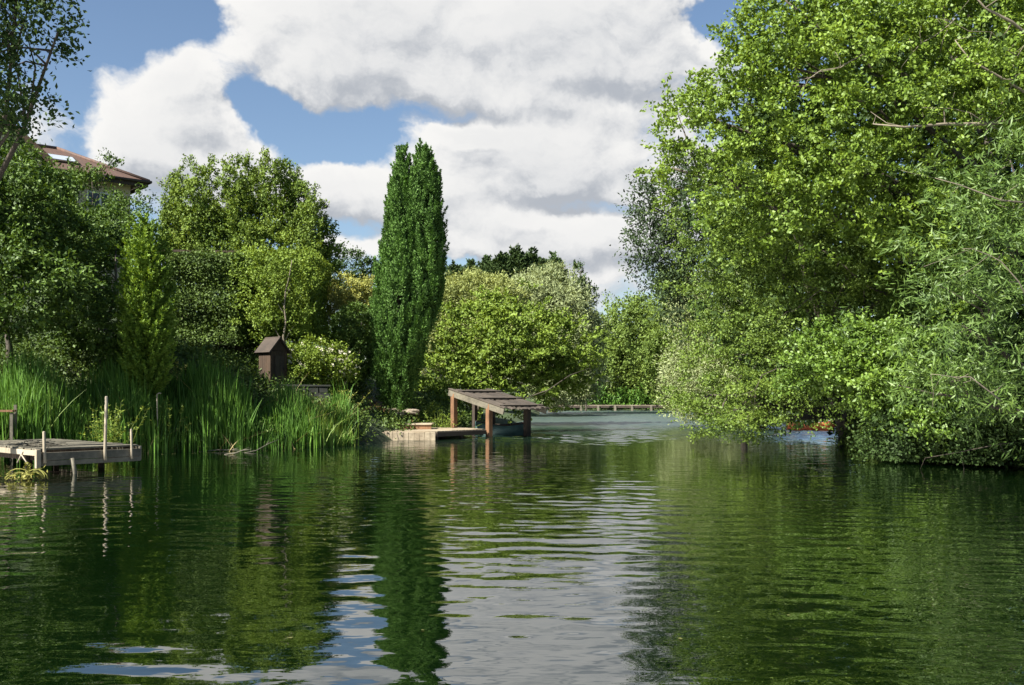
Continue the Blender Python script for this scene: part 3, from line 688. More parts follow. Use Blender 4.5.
# ================================================================== LEFT GARDEN
tl = tree('beech_tree', 'tree with shade put into its dark leaf colour, hanging in from the top left corner', 'tree', -75, 20,  # its dark leaf colour stands in for shadow and backlight
     [(-70, 20, 18, 90, 110, 2.6), (20, 22, 17.5, 42, 32, 1), (-10, 80, 17.5, 44, 50, 1.2), (58, 32, 17.3, 26, 16, .5), (25, 110, 17.5, 20, 22, .5), (20, -30, 17.5, 60, 40, 1.6), (-130, 100, 18, 90, 120, 2.6)],
     L_DARK, (.10, .065), 640, 36, .40, 61, BARK, .22, (-80, -60, 19), twigs=4, up=.05, loose=.4, shell=.45, lump=.3)
laurel = tree('laurel_bush', 'dark glossy laurel at the left edge beneath the overhanging branches', 'bush', 10, 31,
     [(10, 215, 28.5, 56, 50, 1.8), (52, 240, 30, 44, 44, 1.6), (20, 285, 27.5, 66, 50, 1.7), (-30, 230, 28.5, 50, 80, 2), (2, 160, 30.5, 22, 28, 1), (44, 192, 31, 22, 24, .9)],
     L_SHADE, (.13, .075), 1500, 46, .48, 62, BARK, .1, (15, 170, 31), twigs=4, up=.2, bias=.6, flat=.6, holes=.4, hole_size=1.8)
tree('camellia_bush', 'dark green bush between the laurel and the golden conifer', 'bush', 100, 33.5,
     [(90, 268, 34, 36, 42, 1.4), (88, 318, 33, 42, 42, 1.5), (76, 245, 34.5, 30, 30, 1.2), (112, 240, 34.5, 22, 22, .9), (116, 330, 29.8, 20, 30, .7)], L_SHADE, (.12, .075), 900, 46, .42, 63, BARK, .09, (105, 240, 33), twigs=4, up=.3, bias=.6, flat=.6, holes=.4, hole_size=1.8)
plume_tree('golden_conifer', 'golden green feathery conifer between the dark bush and the hedge block', 'tree', 148, 372, 29.2, [[(218, 144, 146), (228, 137, 153), (245, 130, 161), (275, 126, 167), (310, 124, 169), (345, 125, 168), (375, 129, 164), (392, 134, 160)]], L_GOLD, (.12, .045), 620, 64, 64, (.75, .15), .95, None, .08, .25)
rgh = random.Random(9)
shoots = [(px, top + 44, 48 + rgh.uniform(-1.5, 1.5), rgh.uniform(9, 14), 44, .65) for px, top in
          ((176, 172), (188, 163), (200, 168), (212, 160), (225, 168), (236, 162), (248, 157), (259, 166), (270, 156), (281, 163), (291, 168), (301, 176), (311, 188), (320, 202), (328, 222))]
tree('hornbeam_tree', 'broad upright green tree with spiky top shoots standing above the clipped hedges', 'tree', 250, 50,
     shoots + [(205, 248, 48, 38, 34, 2), (262, 240, 48, 48, 38, 2.2), (306, 255, 48, 24, 34, 1.6), (250, 262, 48, 80, 30, 2.6), (178, 235, 48.5, 16, 30, 1.2)],
     L_HORN, (.14, .075), 2600, 46, .46, 65, BARK, .25, (250, 190, 49), twigs=4, up=1.7, outw=.35, bias=.6, lump=.1, loose=.2, shell=.6)
box_hedge('clipped_hedge', 'shaded square hedge block beside the golden conifer', 166, 238, 252, 345, 38, 3.0, L_HEDGE_SHADED, (.10, .07), 46000, 66, 'clipped hedge blocks', .17)
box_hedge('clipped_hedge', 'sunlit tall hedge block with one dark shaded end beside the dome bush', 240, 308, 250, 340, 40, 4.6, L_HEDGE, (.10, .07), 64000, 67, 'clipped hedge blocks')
tree('dogwood_tree', 'small yellow green tree with a pale thin trunk in front of the sunlit hedge block', 'tree', 282, 38,
     [(268, 285, 38, 30, 34, .9), (292, 270, 38, 24, 24, .8), (252, 270, 38.3, 18, 22, .7), (262, 318, 38, 24, 18, .7), (300, 318, 38, 16, 14, .5)], L_BUSH, (.10, .065), 400, 30, .36, 68, BARK_PALE, .06, (284, 262, 37.4), twigs=4, up=.3, shell=.5, lump=.3)
tree('dome_bush', 'clipped dome-shaped bush left of the columnar evergreen', 'bush', 354, 40.6, [(354, 335, 40, 23, 31, .95), (354, 355, 40, 24, 26, 1)], L_SHADE, (.07, .05), 900, 40, .16, 69, BARK, .06, (354, 320, 40.5), twigs=4, shell=.9, lump=.04, up=.2)
tree('spirea_shrub', 'pale yellow green shrub above the dome-shaped bush', 'bush', 352, 46, [(345, 300, 45, 20, 22, 1), (365, 302, 45.3, 18, 20, 1), (352, 318, 45, 24, 24, 1)], L_PALESHRUB, (.11, .06), 420, 40, .4, 70, BARK, .06, (352, 290, 45), twigs=4, up=.4)
fl = tree('hydrangea_shrub', 'low shrub dotted with cream flowers between the wooden pump hut and the dome bush', 'bush', 318, 37.8, [(312, 360, 37, 32, 17, .9), (335, 368, 37.2, 22, 16, .8), (300, 372, 36.7, 20, 14, .7)], L_HEDGE, (.09, .06), 420, 36, .3, 71, BARK, .04, (316, 352, 37.4), twigs=4, up=.4)
rg = np.random.default_rng(5)
pts, out, _, _ = sample_lobes(rg, [(312, 358, 36.9, 33, 18, .95), (335, 366, 37.1, 23, 17, .85)], 130, shell=1.0)
pp = np.repeat(pts, 7, 0) + rg.normal(size=(len(pts) * 7, 3)) * .035
o = link('flower', leaf_mesh('flower', leaf_quads(pp - np.array(fl.location), rg.normal(size=pp.shape), np.repeat(out, 7, 0) + rg.normal(size=pp.shape) * .4, np.full(len(pp), .075), np.full(len(pp), .06))), FLOWER, fl)
tag(o, kind='stuff')

# fence above the hedges
def fence():
    a, b = P(150, 251, 45.0), P(262, 251, 45.6)
    base = np.array([(a[0] + b[0]) / 2, (a[1] + b[1]) / 2, gz((a[0] + b[0]) / 2, (a[1] + b[1]) / 2)])
    t = thing('wooden_fence', 'brown wooden fence showing above the clipped hedges', 'fence', base)
    rz = math.atan2(b[1] - a[1], b[0] - a[0]); L = np.linalg.norm(b - a)
    mb = MB(); mb.box(((a + b) / 2 + np.array([0, 0, -.02])), (L, .14, .1), rz); mb.build('rail', WOOD_BROWN, t, base)
    mb = MB()
    nb = int(L / .16)
    for i in range(nb):
        p = a + (b - a) * (i + .5) / nb; mb.box((p[0], p[1] + .03, p[2] - .75), (.145, .02, 1.36), rz, .004)
    mb.build('panel', WOOD_BROWN, t, base)
    for i in range(4):
        p = a + (b - a) * i / 3; mb = MB(); g = gz(p[0], p[1]) - .2
        mb.box((p[0], p[1] + .12, (g + p[2]) / 2), (.1, .1, p[2] - g + .02), rz); mb.build('post', WOOD_BROWN, t, base)
fence()

# house on the slope
def house():
    C = np.array([-18.3, 50.2]); ex = np.array([.763, .646]); ey = np.array([-.646, .763])
    def W(lx, ly, z): q = C + ex * lx + ey * ly; return (q[0], q[1], z)
    ze, zr = 12.35, 14.15
    base = np.array([*(C + ex * -6 + ey * 3.5), gz(*(C + ex * -6 + ey * 3.5))])
    t = thing('house', 'cream walled house with brown tiled roof and roof window above the bushes', 'house', base)
    # walls
    mb = MB(); g = base[2] - 3
    mb.prism([W(-11, .7, 0)[:2], W(-.7, .7, 0)[:2], W(-.7, 6.6, 0)[:2], W(-11, 6.6, 0)[:2]], g, ze - .06)
    mb.build('wall', RENDER_CREAM, t, base)
    # hipped roof
    mb = MB()
    e = [W(-11.5, 0, ze), W(0, 0, ze), W(0, 7.2, ze), W(-11.5, 7.2, ze)]
    r = [W(-11.5, 3.6, zr), W(-3.4, 3.6, zr)]
    mb.add(e + r, [(0, 1, 5, 4), (1, 2, 5), (2, 3, 4, 5), (3, 0, 4), (3, 2, 1, 0)])
    ro = mb.build('roof', TILES, t, base)
    mb = MB()   # ridge and hip tiles
    for a, b in ((r[0], r[1]), (r[1], e[1]), (r[1], e[2])): mb.tube([a, b], [.09, .09], 6)
    mb.build('ridge_tiles', TILES, ro, (0, 0, 0)).location = (-base[0], -base[1], -base[2] + .03)
    mb = MB()   # gutter
    mb.tube([W(-11.5, -.07, ze - .02), W(.07, -.07, ze - .02), W(.07, 7.2, ze - .02)], [.075] * 3, 6)
    mb.build('gutter', WOOD_DARK, ro, (0, 0, 0)).location = [-v for v in base]
    mb = MB()
    mb.box(W(-5.75, .06, ze - .16), (11.4, .05, .2), math.atan2(ex[1], ex[0])); mb.box(W(-.06, 3.6, ze - .16), (.05, 7.1, .2), math.atan2(ex[1], ex[0]))
    mb.build('fascia', WOOD_DARK, t, base)
    # roof window, lying in the slope
    def S(lx, f, up): q = W(lx, 3.6 * f, ze + (zr - ze) * f); n = Vector((-ey[0] * 1.8, -ey[1] * 1.8, 3.6)).normalized(); n = Vector((-(zr - ze) * ey[0], -(zr - ze) * ey[1], 3.6)).normalized(); return Vector(q) + n * up
    for x0, x1, f0, f1 in ((-4.9, -3.0, .34, .60), (-6.3, -5.1, .34, .60)):
        mb = MB(); mb.slab([S(x0, f0, .10), S(x1, f0, .10), S(x1, f1, .10), S(x0, f1, .10)], .16)
        wf = mb.build('roof_window', WOOD_DARK, t, base)
        mb = MB(); d = .12
        mb.slab([S(x0 + d, f0 + .03, .125), S(x1 - d, f0 + .03, .125), S(x1 - d, f1 - .03, .125), S(x0 + d, f1 - .03, .125)], .02)
        mb.build('pane', GLASS, wf, (0, 0, 0)).location = [-v for v in base]
    # window in the wall under the eaves
    for lx in (-2.2, -5.4):
        mb = MB(); mb.box(W(lx, .66, ze - 1.35), (1.3, .12, 1.3), math.atan2(ex[1], ex[0])); wf = mb.build('window', PAINT_WHITE, t, base)
        mb = MB()
        for s in (-.31, .31):
            mb.box(W(lx + s, .60, ze - 1.35), (.52, .03, 1.12), math.atan2(ex[1], ex[0]))
        mb.build('pane', GLASS_DARK, wf, (0, 0, 0)).location = [-v for v in base]
    # gabled wing coming forward on the left
    zk = 14.85; w0, w1, hw = -8.6, -1.0, 3.4     # wing: local x centre w0, slopes down to both sides, front at local y -2.5
    f = -2.3
    mb = MB()
    mb.slab([W(w0, 5, zk), W(w0, f, zk), W(w0 + hw, f, zk - 2.75), W(w0 + hw, 5, zk - 2.75)], -.14)
    mb.slab([W(w0, f, zk), W(w0, 5, zk), W(w0 - hw, 5, zk - 2.75), W(w0 - hw, f, zk - 2.75)], -.14)
    wr = mb.build('wing_roof', TILES, t, base)
    mb = MB()
    for s in (1, -1):
        mb.slab([W(w0, f - .06, zk + .2), W(w0, f - .01, zk + .2), W(w0 + s * (hw + .05), f - .01, zk - 2.6), W(w0 + s * (hw + .05), f - .06, zk - 2.6)], .3 * -s)
    mb.build('barge_board', plain_mat('barge_paint', (.40, .21, .12), .6, .2), wr, (0, 0, 0)).location = [-v for v in base]
    mb = MB()
    a, b = W(w0 - 3, f + .35, 0), W(w0 + 3, f + .35, 0); b2, a2 = W(w0 + 3, .72, 0), W(w0 - 3, .72, 0)
    mb.prism([a[:2], b[:2], b2[:2], a2[:2]], g, zk - 2.5)
    k0, k1 = W(w0, f + .35, zk - .12), W(w0, .72, zk - .12)
    mb.add([(a[0], a[1], zk - 2.5), (b[0], b[1], zk - 2.5), k0, (a2[0], a2[1], zk - 2.5), (b2[0], b2[1], zk - 2.5), k1], [(0, 1, 2), (3, 5, 4), (1, 4, 5, 2), (0, 2, 5, 3)])
    mb.build('gable_wall', RENDER_CREAM, t, base)
house()

# climbing growth in front of the house
tree('climbing_rose', 'loose dark climber growing up in front of the house wall', 'climber', 80, 44,
     [(88, 178, 44, 20, 8, .6), (60, 186, 43, 20, 12, .7), (126, 205, 43, 22, 14, .8), (110, 161, 45, 12, 4, .3), (45, 214, 42, 26, 20, 1), (130, 228, 42, 24, 22, 1), (96, 222, 42, 28, 18, .8)], L_SHADE, (.13, .08), 320, 32, .42, 72, BARK, .06, (90, 180, 44), twigs=4, shell=.5, lump=.3)
# ------------------------------------------------------------------ pump hut
def hut():
    b = P(273, 388, 36); b[2] = gz(b[0], b[1] + .5) + .02
    zt = Z_(388, 36)
    t = thing('pump_hut', 'small dark wooden hut with pitched roof on a pale stone base among the reeds', 'hut', b, R(48))
    z0 = (zt - b[2]) / .84; t.scale = (.84, .84, .84)
    mb = MB(); mb.box((0, 0, z0 - .3), (.95, .95, .75), 0, .02); mb.box((0, 0, z0 + .10), (1.0, 1.0, .07), 0, .01)
    mb.build('plinth', STONE, t)
    mb = MB()
    for s in range(6):
        for side in range(4):
            x = -.35 + .14 * s
            q = [(x, -.42), (.42, x), (-x, .42), (-.42, -x)][side]
            mb.box((q[0], q[1], z0 + .86), (.132, .03, 1.45) if side % 2 == 0 else (.03, .132, 1.45), 0, .003)
    mb.build('wall', WOOD_BROWN, t)
    mb = MB()
    for s in (1, -1): mb.slab([(0, -.56, z0 + 2.2), (0, .56, z0 + 2.2), (s * .58, .56, z0 + 1.52), (s * .58, -.56, z0 + 1.52)], .06 * -s if s > 0 else .06)
    mb.build('roof', WOOD_DARK, t)
    mb = MB(); mb.add([(-.42, -.43, z0 + 1.6), (.42, -.43, z0 + 1.6), (0, -.43, z0 + 2.1), (-.42, .43, z0 + 1.6), (.42, .43, z0 + 1.6), (0, .43, z0 + 2.1)], [(0, 1, 2), (5, 4, 3), (0, 2, 5, 3), (2, 1, 4, 5), (1, 0, 3, 4)])
    mb.build('gable', WOOD_BROWN, t)
    mb = MB(); mb.box((.02, -.455, z0 + .8), (.46, .03, 1.15)); d = mb.build('door', WOOD_DARK, t)
    mb = MB(); mb.tube([(.2, -.5, z0 + .78), (.2, -.5, z0 + .9)], [.014, .014], 6); mb.build('handle', STONE_DARK, d)
hut()
b = P(306, 392, 35.2)
t = thing('retaining_wall', 'low dark stone retaining wall right of the wooden pump hut', 'wall', (b[0], b[1], gz(b[0], b[1])), R(6))
zt = Z_(386, 35.2) - t.location.z
mb = MB(); random.seed(3)
for k in range(3):
    for i in range(5):
        mb.box((-.62 + .31 * i + (.1 if k % 2 else 0), 0, zt - .12 - .24 * k), (.29, .35, .225), 0, .02)
mb.build('stones', STONE_DARK, t)
mb = MB(); mb.box((0.02, 0, zt + .02), (1.7, .42, .05), 0, .012); mb.build('coping', STONE_DARK, t)

# ================================================================== WATERSIDE: reeds and plants
def reed_bed(name, label, specs, mat, seed):
    rg = np.random.default_rng(seed); Vs = []; Qs = []; n0 = 0
    for (pxr, Yr, smin, smax, n, h, wd, lean) in specs:
        p = on_bank(rg, n, pxr, Yr, smin, smax)
        # tufts: pull points together
        c = p[rg.integers(0, max(4, n // 14), n)]; p = c + (p - c) * .0 + rg.normal(size=p.shape) * .16
        hh = h * (.55 + .5 * rg.random(n)) * (.8 + .3 * np.sin(c[:, 0] * 2.1 + c[:, 1] * 1.3))
        V, Q = blades(rg, p[:, 0], p[:, 1], hh, wd * (.7 + .6 * rg.random(n)), lean, 5, .9)
        Vs.append(V); Qs.append(Q + n0); n0 += len(V)
    o = link(name, quads_mesh(name, np.concatenate(Vs), np.concatenate(Qs)), mat)
    return tag(o, label, 'reeds', None, 'stuff')
reed_bed('reeds', 'tall dark green reeds crowding the left bank behind the jetty',
         [((-30, 135), (23.5, 31), -.2, 2.6, 5200, 2.0, .037, .11), ((130, 245), (28, 34.5), -.25, 2.6, 6000, 1.95, .037, .10), ((240, 300), (29, 35), -.25, 1.3, 2100, 1.45, .032, .12), ((285, 346), (30, 35), -.3, 1.5, 2600, 1.4, .034, .15)], L_REED, 81)
reed_bed('reeds', 'reeds coloured paler as if sunlit at the end of the reed bed by the wooden landing',
         [((310, 350), (31, 34.5), -.3, 1.0, 1100, 1.45, .028, .28), ((40, 130), (24, 29), -.1, 2.0, 500, 1.8, .03, .22)], L_REED_SUNLIT, 82)

def undergrowth():
    rg = np.random.default_rng(83); Vs = []
    for (pxr, Yr, smin, smax, n, h) in [((-60, 365), (24, 50), .1, 9.0, 4800, .45), ((380, 470), (36, 52), .05, 3.0, 900, .4), ((700, 1050), (21, 50), .05, 3.0, 2500, .5)]:
        p = on_bank(rg, n, pxr, Yr, smin, smax); z = ground(p)
        c = np.concatenate([p, z[:, None]], 1)
        m = 12; hh = h * (.4 + 1.0 * rg.random((n, 1)))
        pos = c[:, None] + rg.normal(size=(n, m, 3)) * np.array([.22, .22, 0]) + np.array([0, 0, 1.]) * (rg.random((n, m)) * hh)[..., None]
        q = n * m
        Vs.append(leaf_quads(pos.reshape(q, 3), rg.normal(size=(q, 3)), np.array([0, -.2, .8]) + rg.normal(size=(q, 3)) * .5, .12 * (.6 + .7 * rg.random(q)), .07 * (.6 + .7 * rg.random(q))))
    o = link('undergrowth', leaf_mesh('undergrowth', np.concatenate(Vs)), L_GROUND); tag(o, 'low leafy growth covering the banks', 'undergrowth', None, 'stuff')
    # the far bank
    Vs = []; rg = np.random.default_rng(84)
    p = on_bank(rg, 5200, (540, 690), (96, 103), .15, 5.5); z = ground(p)
    c = np.concatenate([p, z[:, None]], 1); n = len(p); m = 9
    top = 2.0 + .5 * np.sin(p[:, 0] * 1.1) + .5 * np.sin(p[:, 0] * 2.7 + p[:, 1])
    pos = c[:, None] + rg.normal(size=(n, m, 3)) * np.array([.3, .3, 0]) + np.array([0, 0, 1.]) * (rg.random((n, m)) ** .6 * top[:, None])[..., None]
    q = n * m
    V = leaf_quads(pos.reshape(q, 3), rg.normal(size=(q, 3)) * .5 + np.array([0, 0, .8]), np.array([-.2, -.5, .6]) + rg.normal(size=(q, 3)) * .5, .34 * (.6 + .7 * rg.random(q)), .12 * (.6 + .7 * rg.random(q)))
    o = link('undergrowth', leaf_mesh('undergrowth', V), L_REED); tag(o, 'thick green waterside growth along the far bank behind the landing stage', 'undergrowth', None, 'stuff')
undergrowth()

def herb(label, px, Y, h, wpx, mat, seed, n=26, leaf=(.11, .05), name='waterside_plant'):
    rg = np.random.default_rng(seed); x = X_(px, Y); g = gz(x, Y); g = max(g, -.1)
    t = thing(name, label, 'plant', (x, Y, g)); w = wpx / F * Y
    mb = MB(); Vs = []
    for i in range(n):
        a = rg.normal(size=2) * w * .25; tip = np.array([a[0] * 1.8, a[1] * 1.8, h * (.55 + .5 * rg.random())]); b0 = np.array([a[0] * .6, a[1] * .6, -.05])
        mid = (tip + b0) / 2 + np.array([0, 0, .08 * h]) + rg.normal(size=3) * .03
        mb.tube([b0, mid, tip], [.008, .006, .003], 4)
        k = 22; tt = .2 + .8 * rg.random(k)
        pos = b0 * ((1 - tt) ** 2)[:, None] + mid * (2 * tt * (1 - tt))[:, None] + tip * (tt ** 2)[:, None]
        d = norm(np.concatenate([rg.normal(size=(k, 2)), .4 * np.ones((k, 1))], 1))
        Vs.append(leaf_quads(pos + d * leaf[0] * .5, d, np.array([0, 0, 1.]) + rg.normal(size=(k, 3)) * .4, leaf[0] * (.6 + .7 * rg.random(k)), leaf[1] * (.6 + .7 * rg.random(k))))
    link('leaves', leaf_mesh('leaves', np.concatenate(Vs)), mat, t); mb.build('stem', L_HERB, t)
herb('bright yellow green leafy plant behind the tall jetty stake', 112, 25.5, 1.5, 34, L_HERB, 91, 34)
herb('leafy plant with drooping pale leaves at the reed edge right of the jetty', 168, 28.8, 1.35, 46, L_HERB, 92, 30)
herb('yellow leaved plant in the shade behind the reeds', 168, 33.0, .9, 26, L_PALESHRUB, 93, 22)
herb('pale feathery plant at the foot of the boat shelter post', 438, 39.5, 1.1, 34, L_BUSH, 94, 34, (.10, .035))
herb('tall leafy stems beneath the boat shelter roof', 468, 43.0, 1.2, 40, L_BUSH, 95, 30, (.12, .05))
herb('sunny tuft on the bank between the flowering shrub and the columnar evergreen', 340, 35.6, .8, 34, L_PALESHRUB, 96, 24)
herb('leafy tuft under the columnar evergreen', 425, 41.0, .8, 30, L_BUSH, 97, 24)

# yellowed water plant by the jetty
def lily():
    rg = np.random.default_rng(98); c = P(22, 480, 19.4); c[2] = 0
    t = thing('water_plant', 'yellowed water plant with looping stems afloat beside the jetty corner', 'plant', c)
    mb = MB(); Vs = []
    for i in range(12):
        a = rg.uniform(-.35, .35); r = rg.uniform(.08, .26)
        pts = [(a + r * math.cos(u), rg.normal() * .03 + .1 * (i % 3 - 1), .02 + r * .8 * math.sin(u) + .01) for u in np.linspace(0, math.pi, 8)]
        mb.tube(pts, [.011] * 8, 5)
    mb.build('stem', L_YELLOW, t)
    n = 60; p = np.stack([rg.normal(size=n) * .22, rg.normal(size=n) * .12, .02 + np.abs(rg.normal(size=n)) * .08], 1)
    st = np.stack([.12 + rg.normal(size=40) * .03, rg.normal(size=40) * .03, rg.random(40) * .34], 1)
    p = np.concatenate([p, st]); n = len(p)
    link('leaves', leaf_mesh('leaves', leaf_quads(p, rg.normal(size=(n, 3)), np.array([0, -.4, 1.]) + rg.normal(size=(n, 3)) * .4, np.full(n, .10), np.full(n, .05))), L_YELLOW, t)
lily()

# ================================================================== JETTY
def jetty():
    A = np.array([-9.77, 20.5]); ex = np.array([1.46, 1.6]); ex /= np.linalg.norm(ex); ey = np.array([-ex[1], ex[0]])
    rz = math.atan2(ex[1], ex[0]); L = 2.2; D = 4.4; zt = .55
    t = thing('jetty', 'weathered grey plank jetty on the left bank with upright stakes', 'jetty', (A[0], A[1], 0), rz)
    random.seed(8)
    mb = MB(); n = 34
    for i in range(n):
        mb.box((L / 2 + random.uniform(-.02, .02), .04 + (i + .5) * D / n, zt - .02 + random.uniform(-.006, .006)), (L + .02, D / n - .014, .04), random.uniform(-.006, .006), .004)
    mb.build('deck', WOOD_GREY, t, bevel=.004)
    mb = MB()
    mb.box((L / 2, -.02, zt - .165), (L + .04, .045, .17), 0, .006); mb.box((L / 2, -.02, zt - .305), (L + .02, .045, .10), 0, .006)
    mb.build('fascia', WOOD_GREY, t, bevel=.005)
    mb = MB(); mb.box((-.03, D / 2, zt - .09), (.045, D, .11), 0, .005); mb.box((L + .03, D / 2, zt - .18), (.045, D, .3), 0, .005)
    mb.build('edge_beam', WOOD_PALE, t, bevel=.005)
    mb = MB(); mb.box((.35, D / 2, zt - .2), (.1, D - .1, .2)); mb.box((L - .35, D / 2, zt - .2), (.1, D - .1, .2)); mb.build('joist', WOOD_BROWN, t)
    for (x, y, top, bot, r) in ((-.03, -.07, zt - .01, .15, .05),):
        mb = MB(); mb.box((x, y, (top + bot) / 2), (.09, .09, top - bot), 0, .004); mb.build('corner_post', WOOD_PALE, t, bevel=.006)
    for (x, y, top, r) in ((.10, -.085, zt + .36, .034), (1.38, -.085, zt + 1.08, .034), (1.98, -.085, zt + .36, .026)):
        mb = MB(); mb.tube([(x + .01, y, zt - .30), (x, y, zt - .1), (x - .01 + .04 * (top > 1), y, top - .02), (x - .01 + .04 * (top > 1), y, top)], [r, r, r * .9, r * .7], 8); mb.build('stake', WOOD_PALE, t)
    mb = MB(); mb.tube([(.62, -.2, .34), (.66, -.21, .1), (.72, -.22, -.5)], [.04, .045, .045], 8); mb.build('pile', WOOD_GREY, t)
    for (x, y) in ((.3, 1.2), (L - .3, 1.2), (.3, 3.6), (L - .3, 3.6)):
        mb = MB(); mb.tube([(x, y, -1.0), (x, y, zt - .06)], [.07, .07], 8); mb.build('pile', WOOD_DARK, t)
    for (y0, y1) in ((.35, .8), (.9, .6)):
        mb = MB(); mb.tube([(-.06, y0, .22), (-.06, y1, zt - .08)], [.014, .014], 5); mb.build('brace', WOOD_PALE, t)
    # heap of twigs lying on the deck
    rg = np.random.default_rng(12); mb = MB()
    q = thing('twig_heap', 'heap of dry grey twigs lying on the jetty planks', 'twigs', (A[0] + ey[0] * 1.15 + ex[0] * .35, A[1] + ey[1] * 1.15 + ex[1] * .35, zt), rz + 1.9)
    for i in range(70):
        c = np.array([rg.normal() * .3, rg.normal() * .16, .012 + abs(rg.normal()) * .045]); a = rg.normal() * .6; l = rg.uniform(.12, .34)
        d = np.array([math.cos(a), math.sin(a), rg.normal() * .12]) * l
        p0 = c - d; p1 = c + d; p0[2] = max(p0[2], .008); p1[2] = max(p1[2], .008)
        mb.tube([p0, c + np.array([0, 0, .02]), p1], [.008, .007, .003], 5)
    mb.build('twigs', WOOD_GREY, q)
jetty()

# bench end at the left edge
b = P(-8, 414, 25); g = gz(b[0], b[1])
t = thing('bench', 'brown wooden bench end at the left edge among the reeds', 'bench', (b[0], b[1], g), R(12))
zs = Z_(411, 25) - g
mb = MB(); mb.box((0, 0, zs), (1.0, .16, .05), 0, .003); mb.box((0, .18, zs), (1.0, .16, .05), 0, .003); mb.build('seat', WOOD_ORANGE, t)
for x in (-.4, .46):
    mb = MB(); mb.box((x, .34, (zs + .15) / 2 - .1), (.07, .07, zs + .35)); mb.box((x, -.02, zs / 2 - .1), (.07, .07, zs + .1)); mb.build('leg', WOOD_GREY, t)
# white stake in the reeds
b = P(157, 420, 28.3)
t = thing('marker_stake', 'thin bleached stake with bent top standing in the reeds', 'stake', (b[0], b[1], gz(b[0], b[1])))
mb = MB(); zz = Z_(393, 28.3) - t.location.z
mb.tube([(0, 0, -.3), (.01, 0, zz * .6), (.0, 0, zz - .04), (.05, 0, zz), (.12, 0, zz - .01)], [.02, .018, .016, .016, .012], 7); mb.build('shaft', WOOD_PALE, t)
# sticks afloat near the reeds
for i, (px, py, l, a, lab) in enumerate([(226, 451.5, .75, .2, 'long pale stick afloat below the reeds'), (238, 455, .5, -.5, 'short slanting stick at the reed edge, right of the long pale one'), (262, 452, .6, .9, 'dark forked stick poking up by the reeds')]):
    Y = H * F / (py - HY); t = thing('stick', lab, 'stick', (X_(px, Y), Y, 0), a)
    mb = MB(); mb.tube([(-l, 0, .0), (-l * .3, .03, .05), (l * .4, -.02, .04 + .1 * i), (l, 0, .02 + .16 * i)], [.011, .013, .01, .005], 6); mb.tube([(l * .2, 0, .05 + .06 * i), (l * .6, .12, .12 + .1 * i)], [.01, .004], 5)
    mb.build('shaft', WOOD_GREY, t)

# ================================================================== LANDING AND BOAT SHELTER
random.seed(21)
zt = .32
t = thing('landing_deck', 'low sunlit wooden landing with plank front under the columnar evergreen', 'deck', (-3, 37, 0))
off = (-3, 37, 0)
poly = [(-6.0, 35.5), (-2.78, 35.95), (-1.05, 38.15), (-2.2, 40.2), (-6.0, 40.2)]
def clip_row(y0, y1, xl):
    pts = []
    for y in (y0, y1):
        if y < 35.95: xr = -6 + (y - 35.5) / .45 * 3.22
        elif y < 38.15: xr = -2.78 + (y - 35.95) / 2.2 * 1.73
        else: xr = -1.05 - (y - 38.15) / 2.05 * 1.15
        pts.append(xr)
    return pts
mb = MB(); y = 35.9
while y < 40.1:
    a, b = clip_row(y, y + .14, -6)
    z = zt + random.uniform(-.005, .005)
    vs = [(-6, y, z - .04), (a, y, z - .04), (b, y + .14, z - .04), (-6, y + .14, z - .04), (-6, y, z), (a, y, z), (b, y + .14, z), (-6, y + .14, z)]
    mb.add(vs, [(3, 2, 1, 0), (4, 5, 6, 7), (0, 1, 5, 4), (1, 2, 6, 5), (2, 3, 7, 6), (3, 0, 4, 7)]); y += .152
mb.build('planks', WOOD_DECK, t, off)
mb = MB()
a, b = np.array([-6.0, 35.66]), np.array([-2.76, 35.9])
n = 17; rz = math.atan2(*(b - a)[::-1])
for i in range(n):
    p = a + (b - a) * (i + .5) / n; mb.box((p[0], p[1], .12 + random.uniform(-.01, .01)), (.184, .1, .34), rz, .006)
mb.build('front_boards', WOOD_DECK, t, off, bevel=.01)
a, b = np.array([-2.72, 35.92]), np.array([-1.0, 38.12]); mb = MB(); rz = math.atan2(*(b - a)[::-1])
mb.box((*((a + b) / 2), .20), (np.linalg.norm(b - a), .06, .16), rz, .004); mb.build('edge_beam', WOOD_DARK, t, off)
for p in ((-2.75, 36.1), (-1.9, 37.2), (-5, 36.2), (-3.5, 36.4), (-3, 39)):
    mb = MB(); mb.tube([(*p, -.9), (*p, zt - .06)], [.08, .08], 7); mb.build('pile', WOOD_DARK, t, off)
t = thing('step_platform', 'raised wooden step at the back of the landing under the evergreen', 'step', (-4.2, 38.4, zt))
mb = MB()
for i in range(6): mb.box((.05, -.55 + i * .2, .19), (2.2, .19, .05), 0, .005)
mb.build('treads', WOOD_DECK, t, bevel=.004)
mb = MB(); mb.box((.05, -.58, .08), (2.16, .05, .16), 0, .004); mb.build('riser', WOOD_ORANGE, t)
b = P(391, 424, 39.3)
t = thing('planter_box', 'weathered wooden planter box at the foot of the evergreen', 'planter', (b[0], b[1], .5))
mb = MB()
for k in range(3):
    mb.box((0, -.3, .1 + k * .14), (1.05, .06, .132), 0, .005); mb.box((.5, 0, .1 + k * .14), (.06, .56, .132), 0, .005); mb.box((-.5, 0, .1 + k * .14), (.06, .56, .132), 0, .005)
mb.box((0, .3, .22), (1.05, .05, .4)); mb.build('boards', WOOD_GREY, t, bevel=.004)
mb = MB(); mb.box((0, 0, .2), (.95, .54, .36), 0, .02); mb.build('soil', STONE_DARK, t)
random.seed(31)
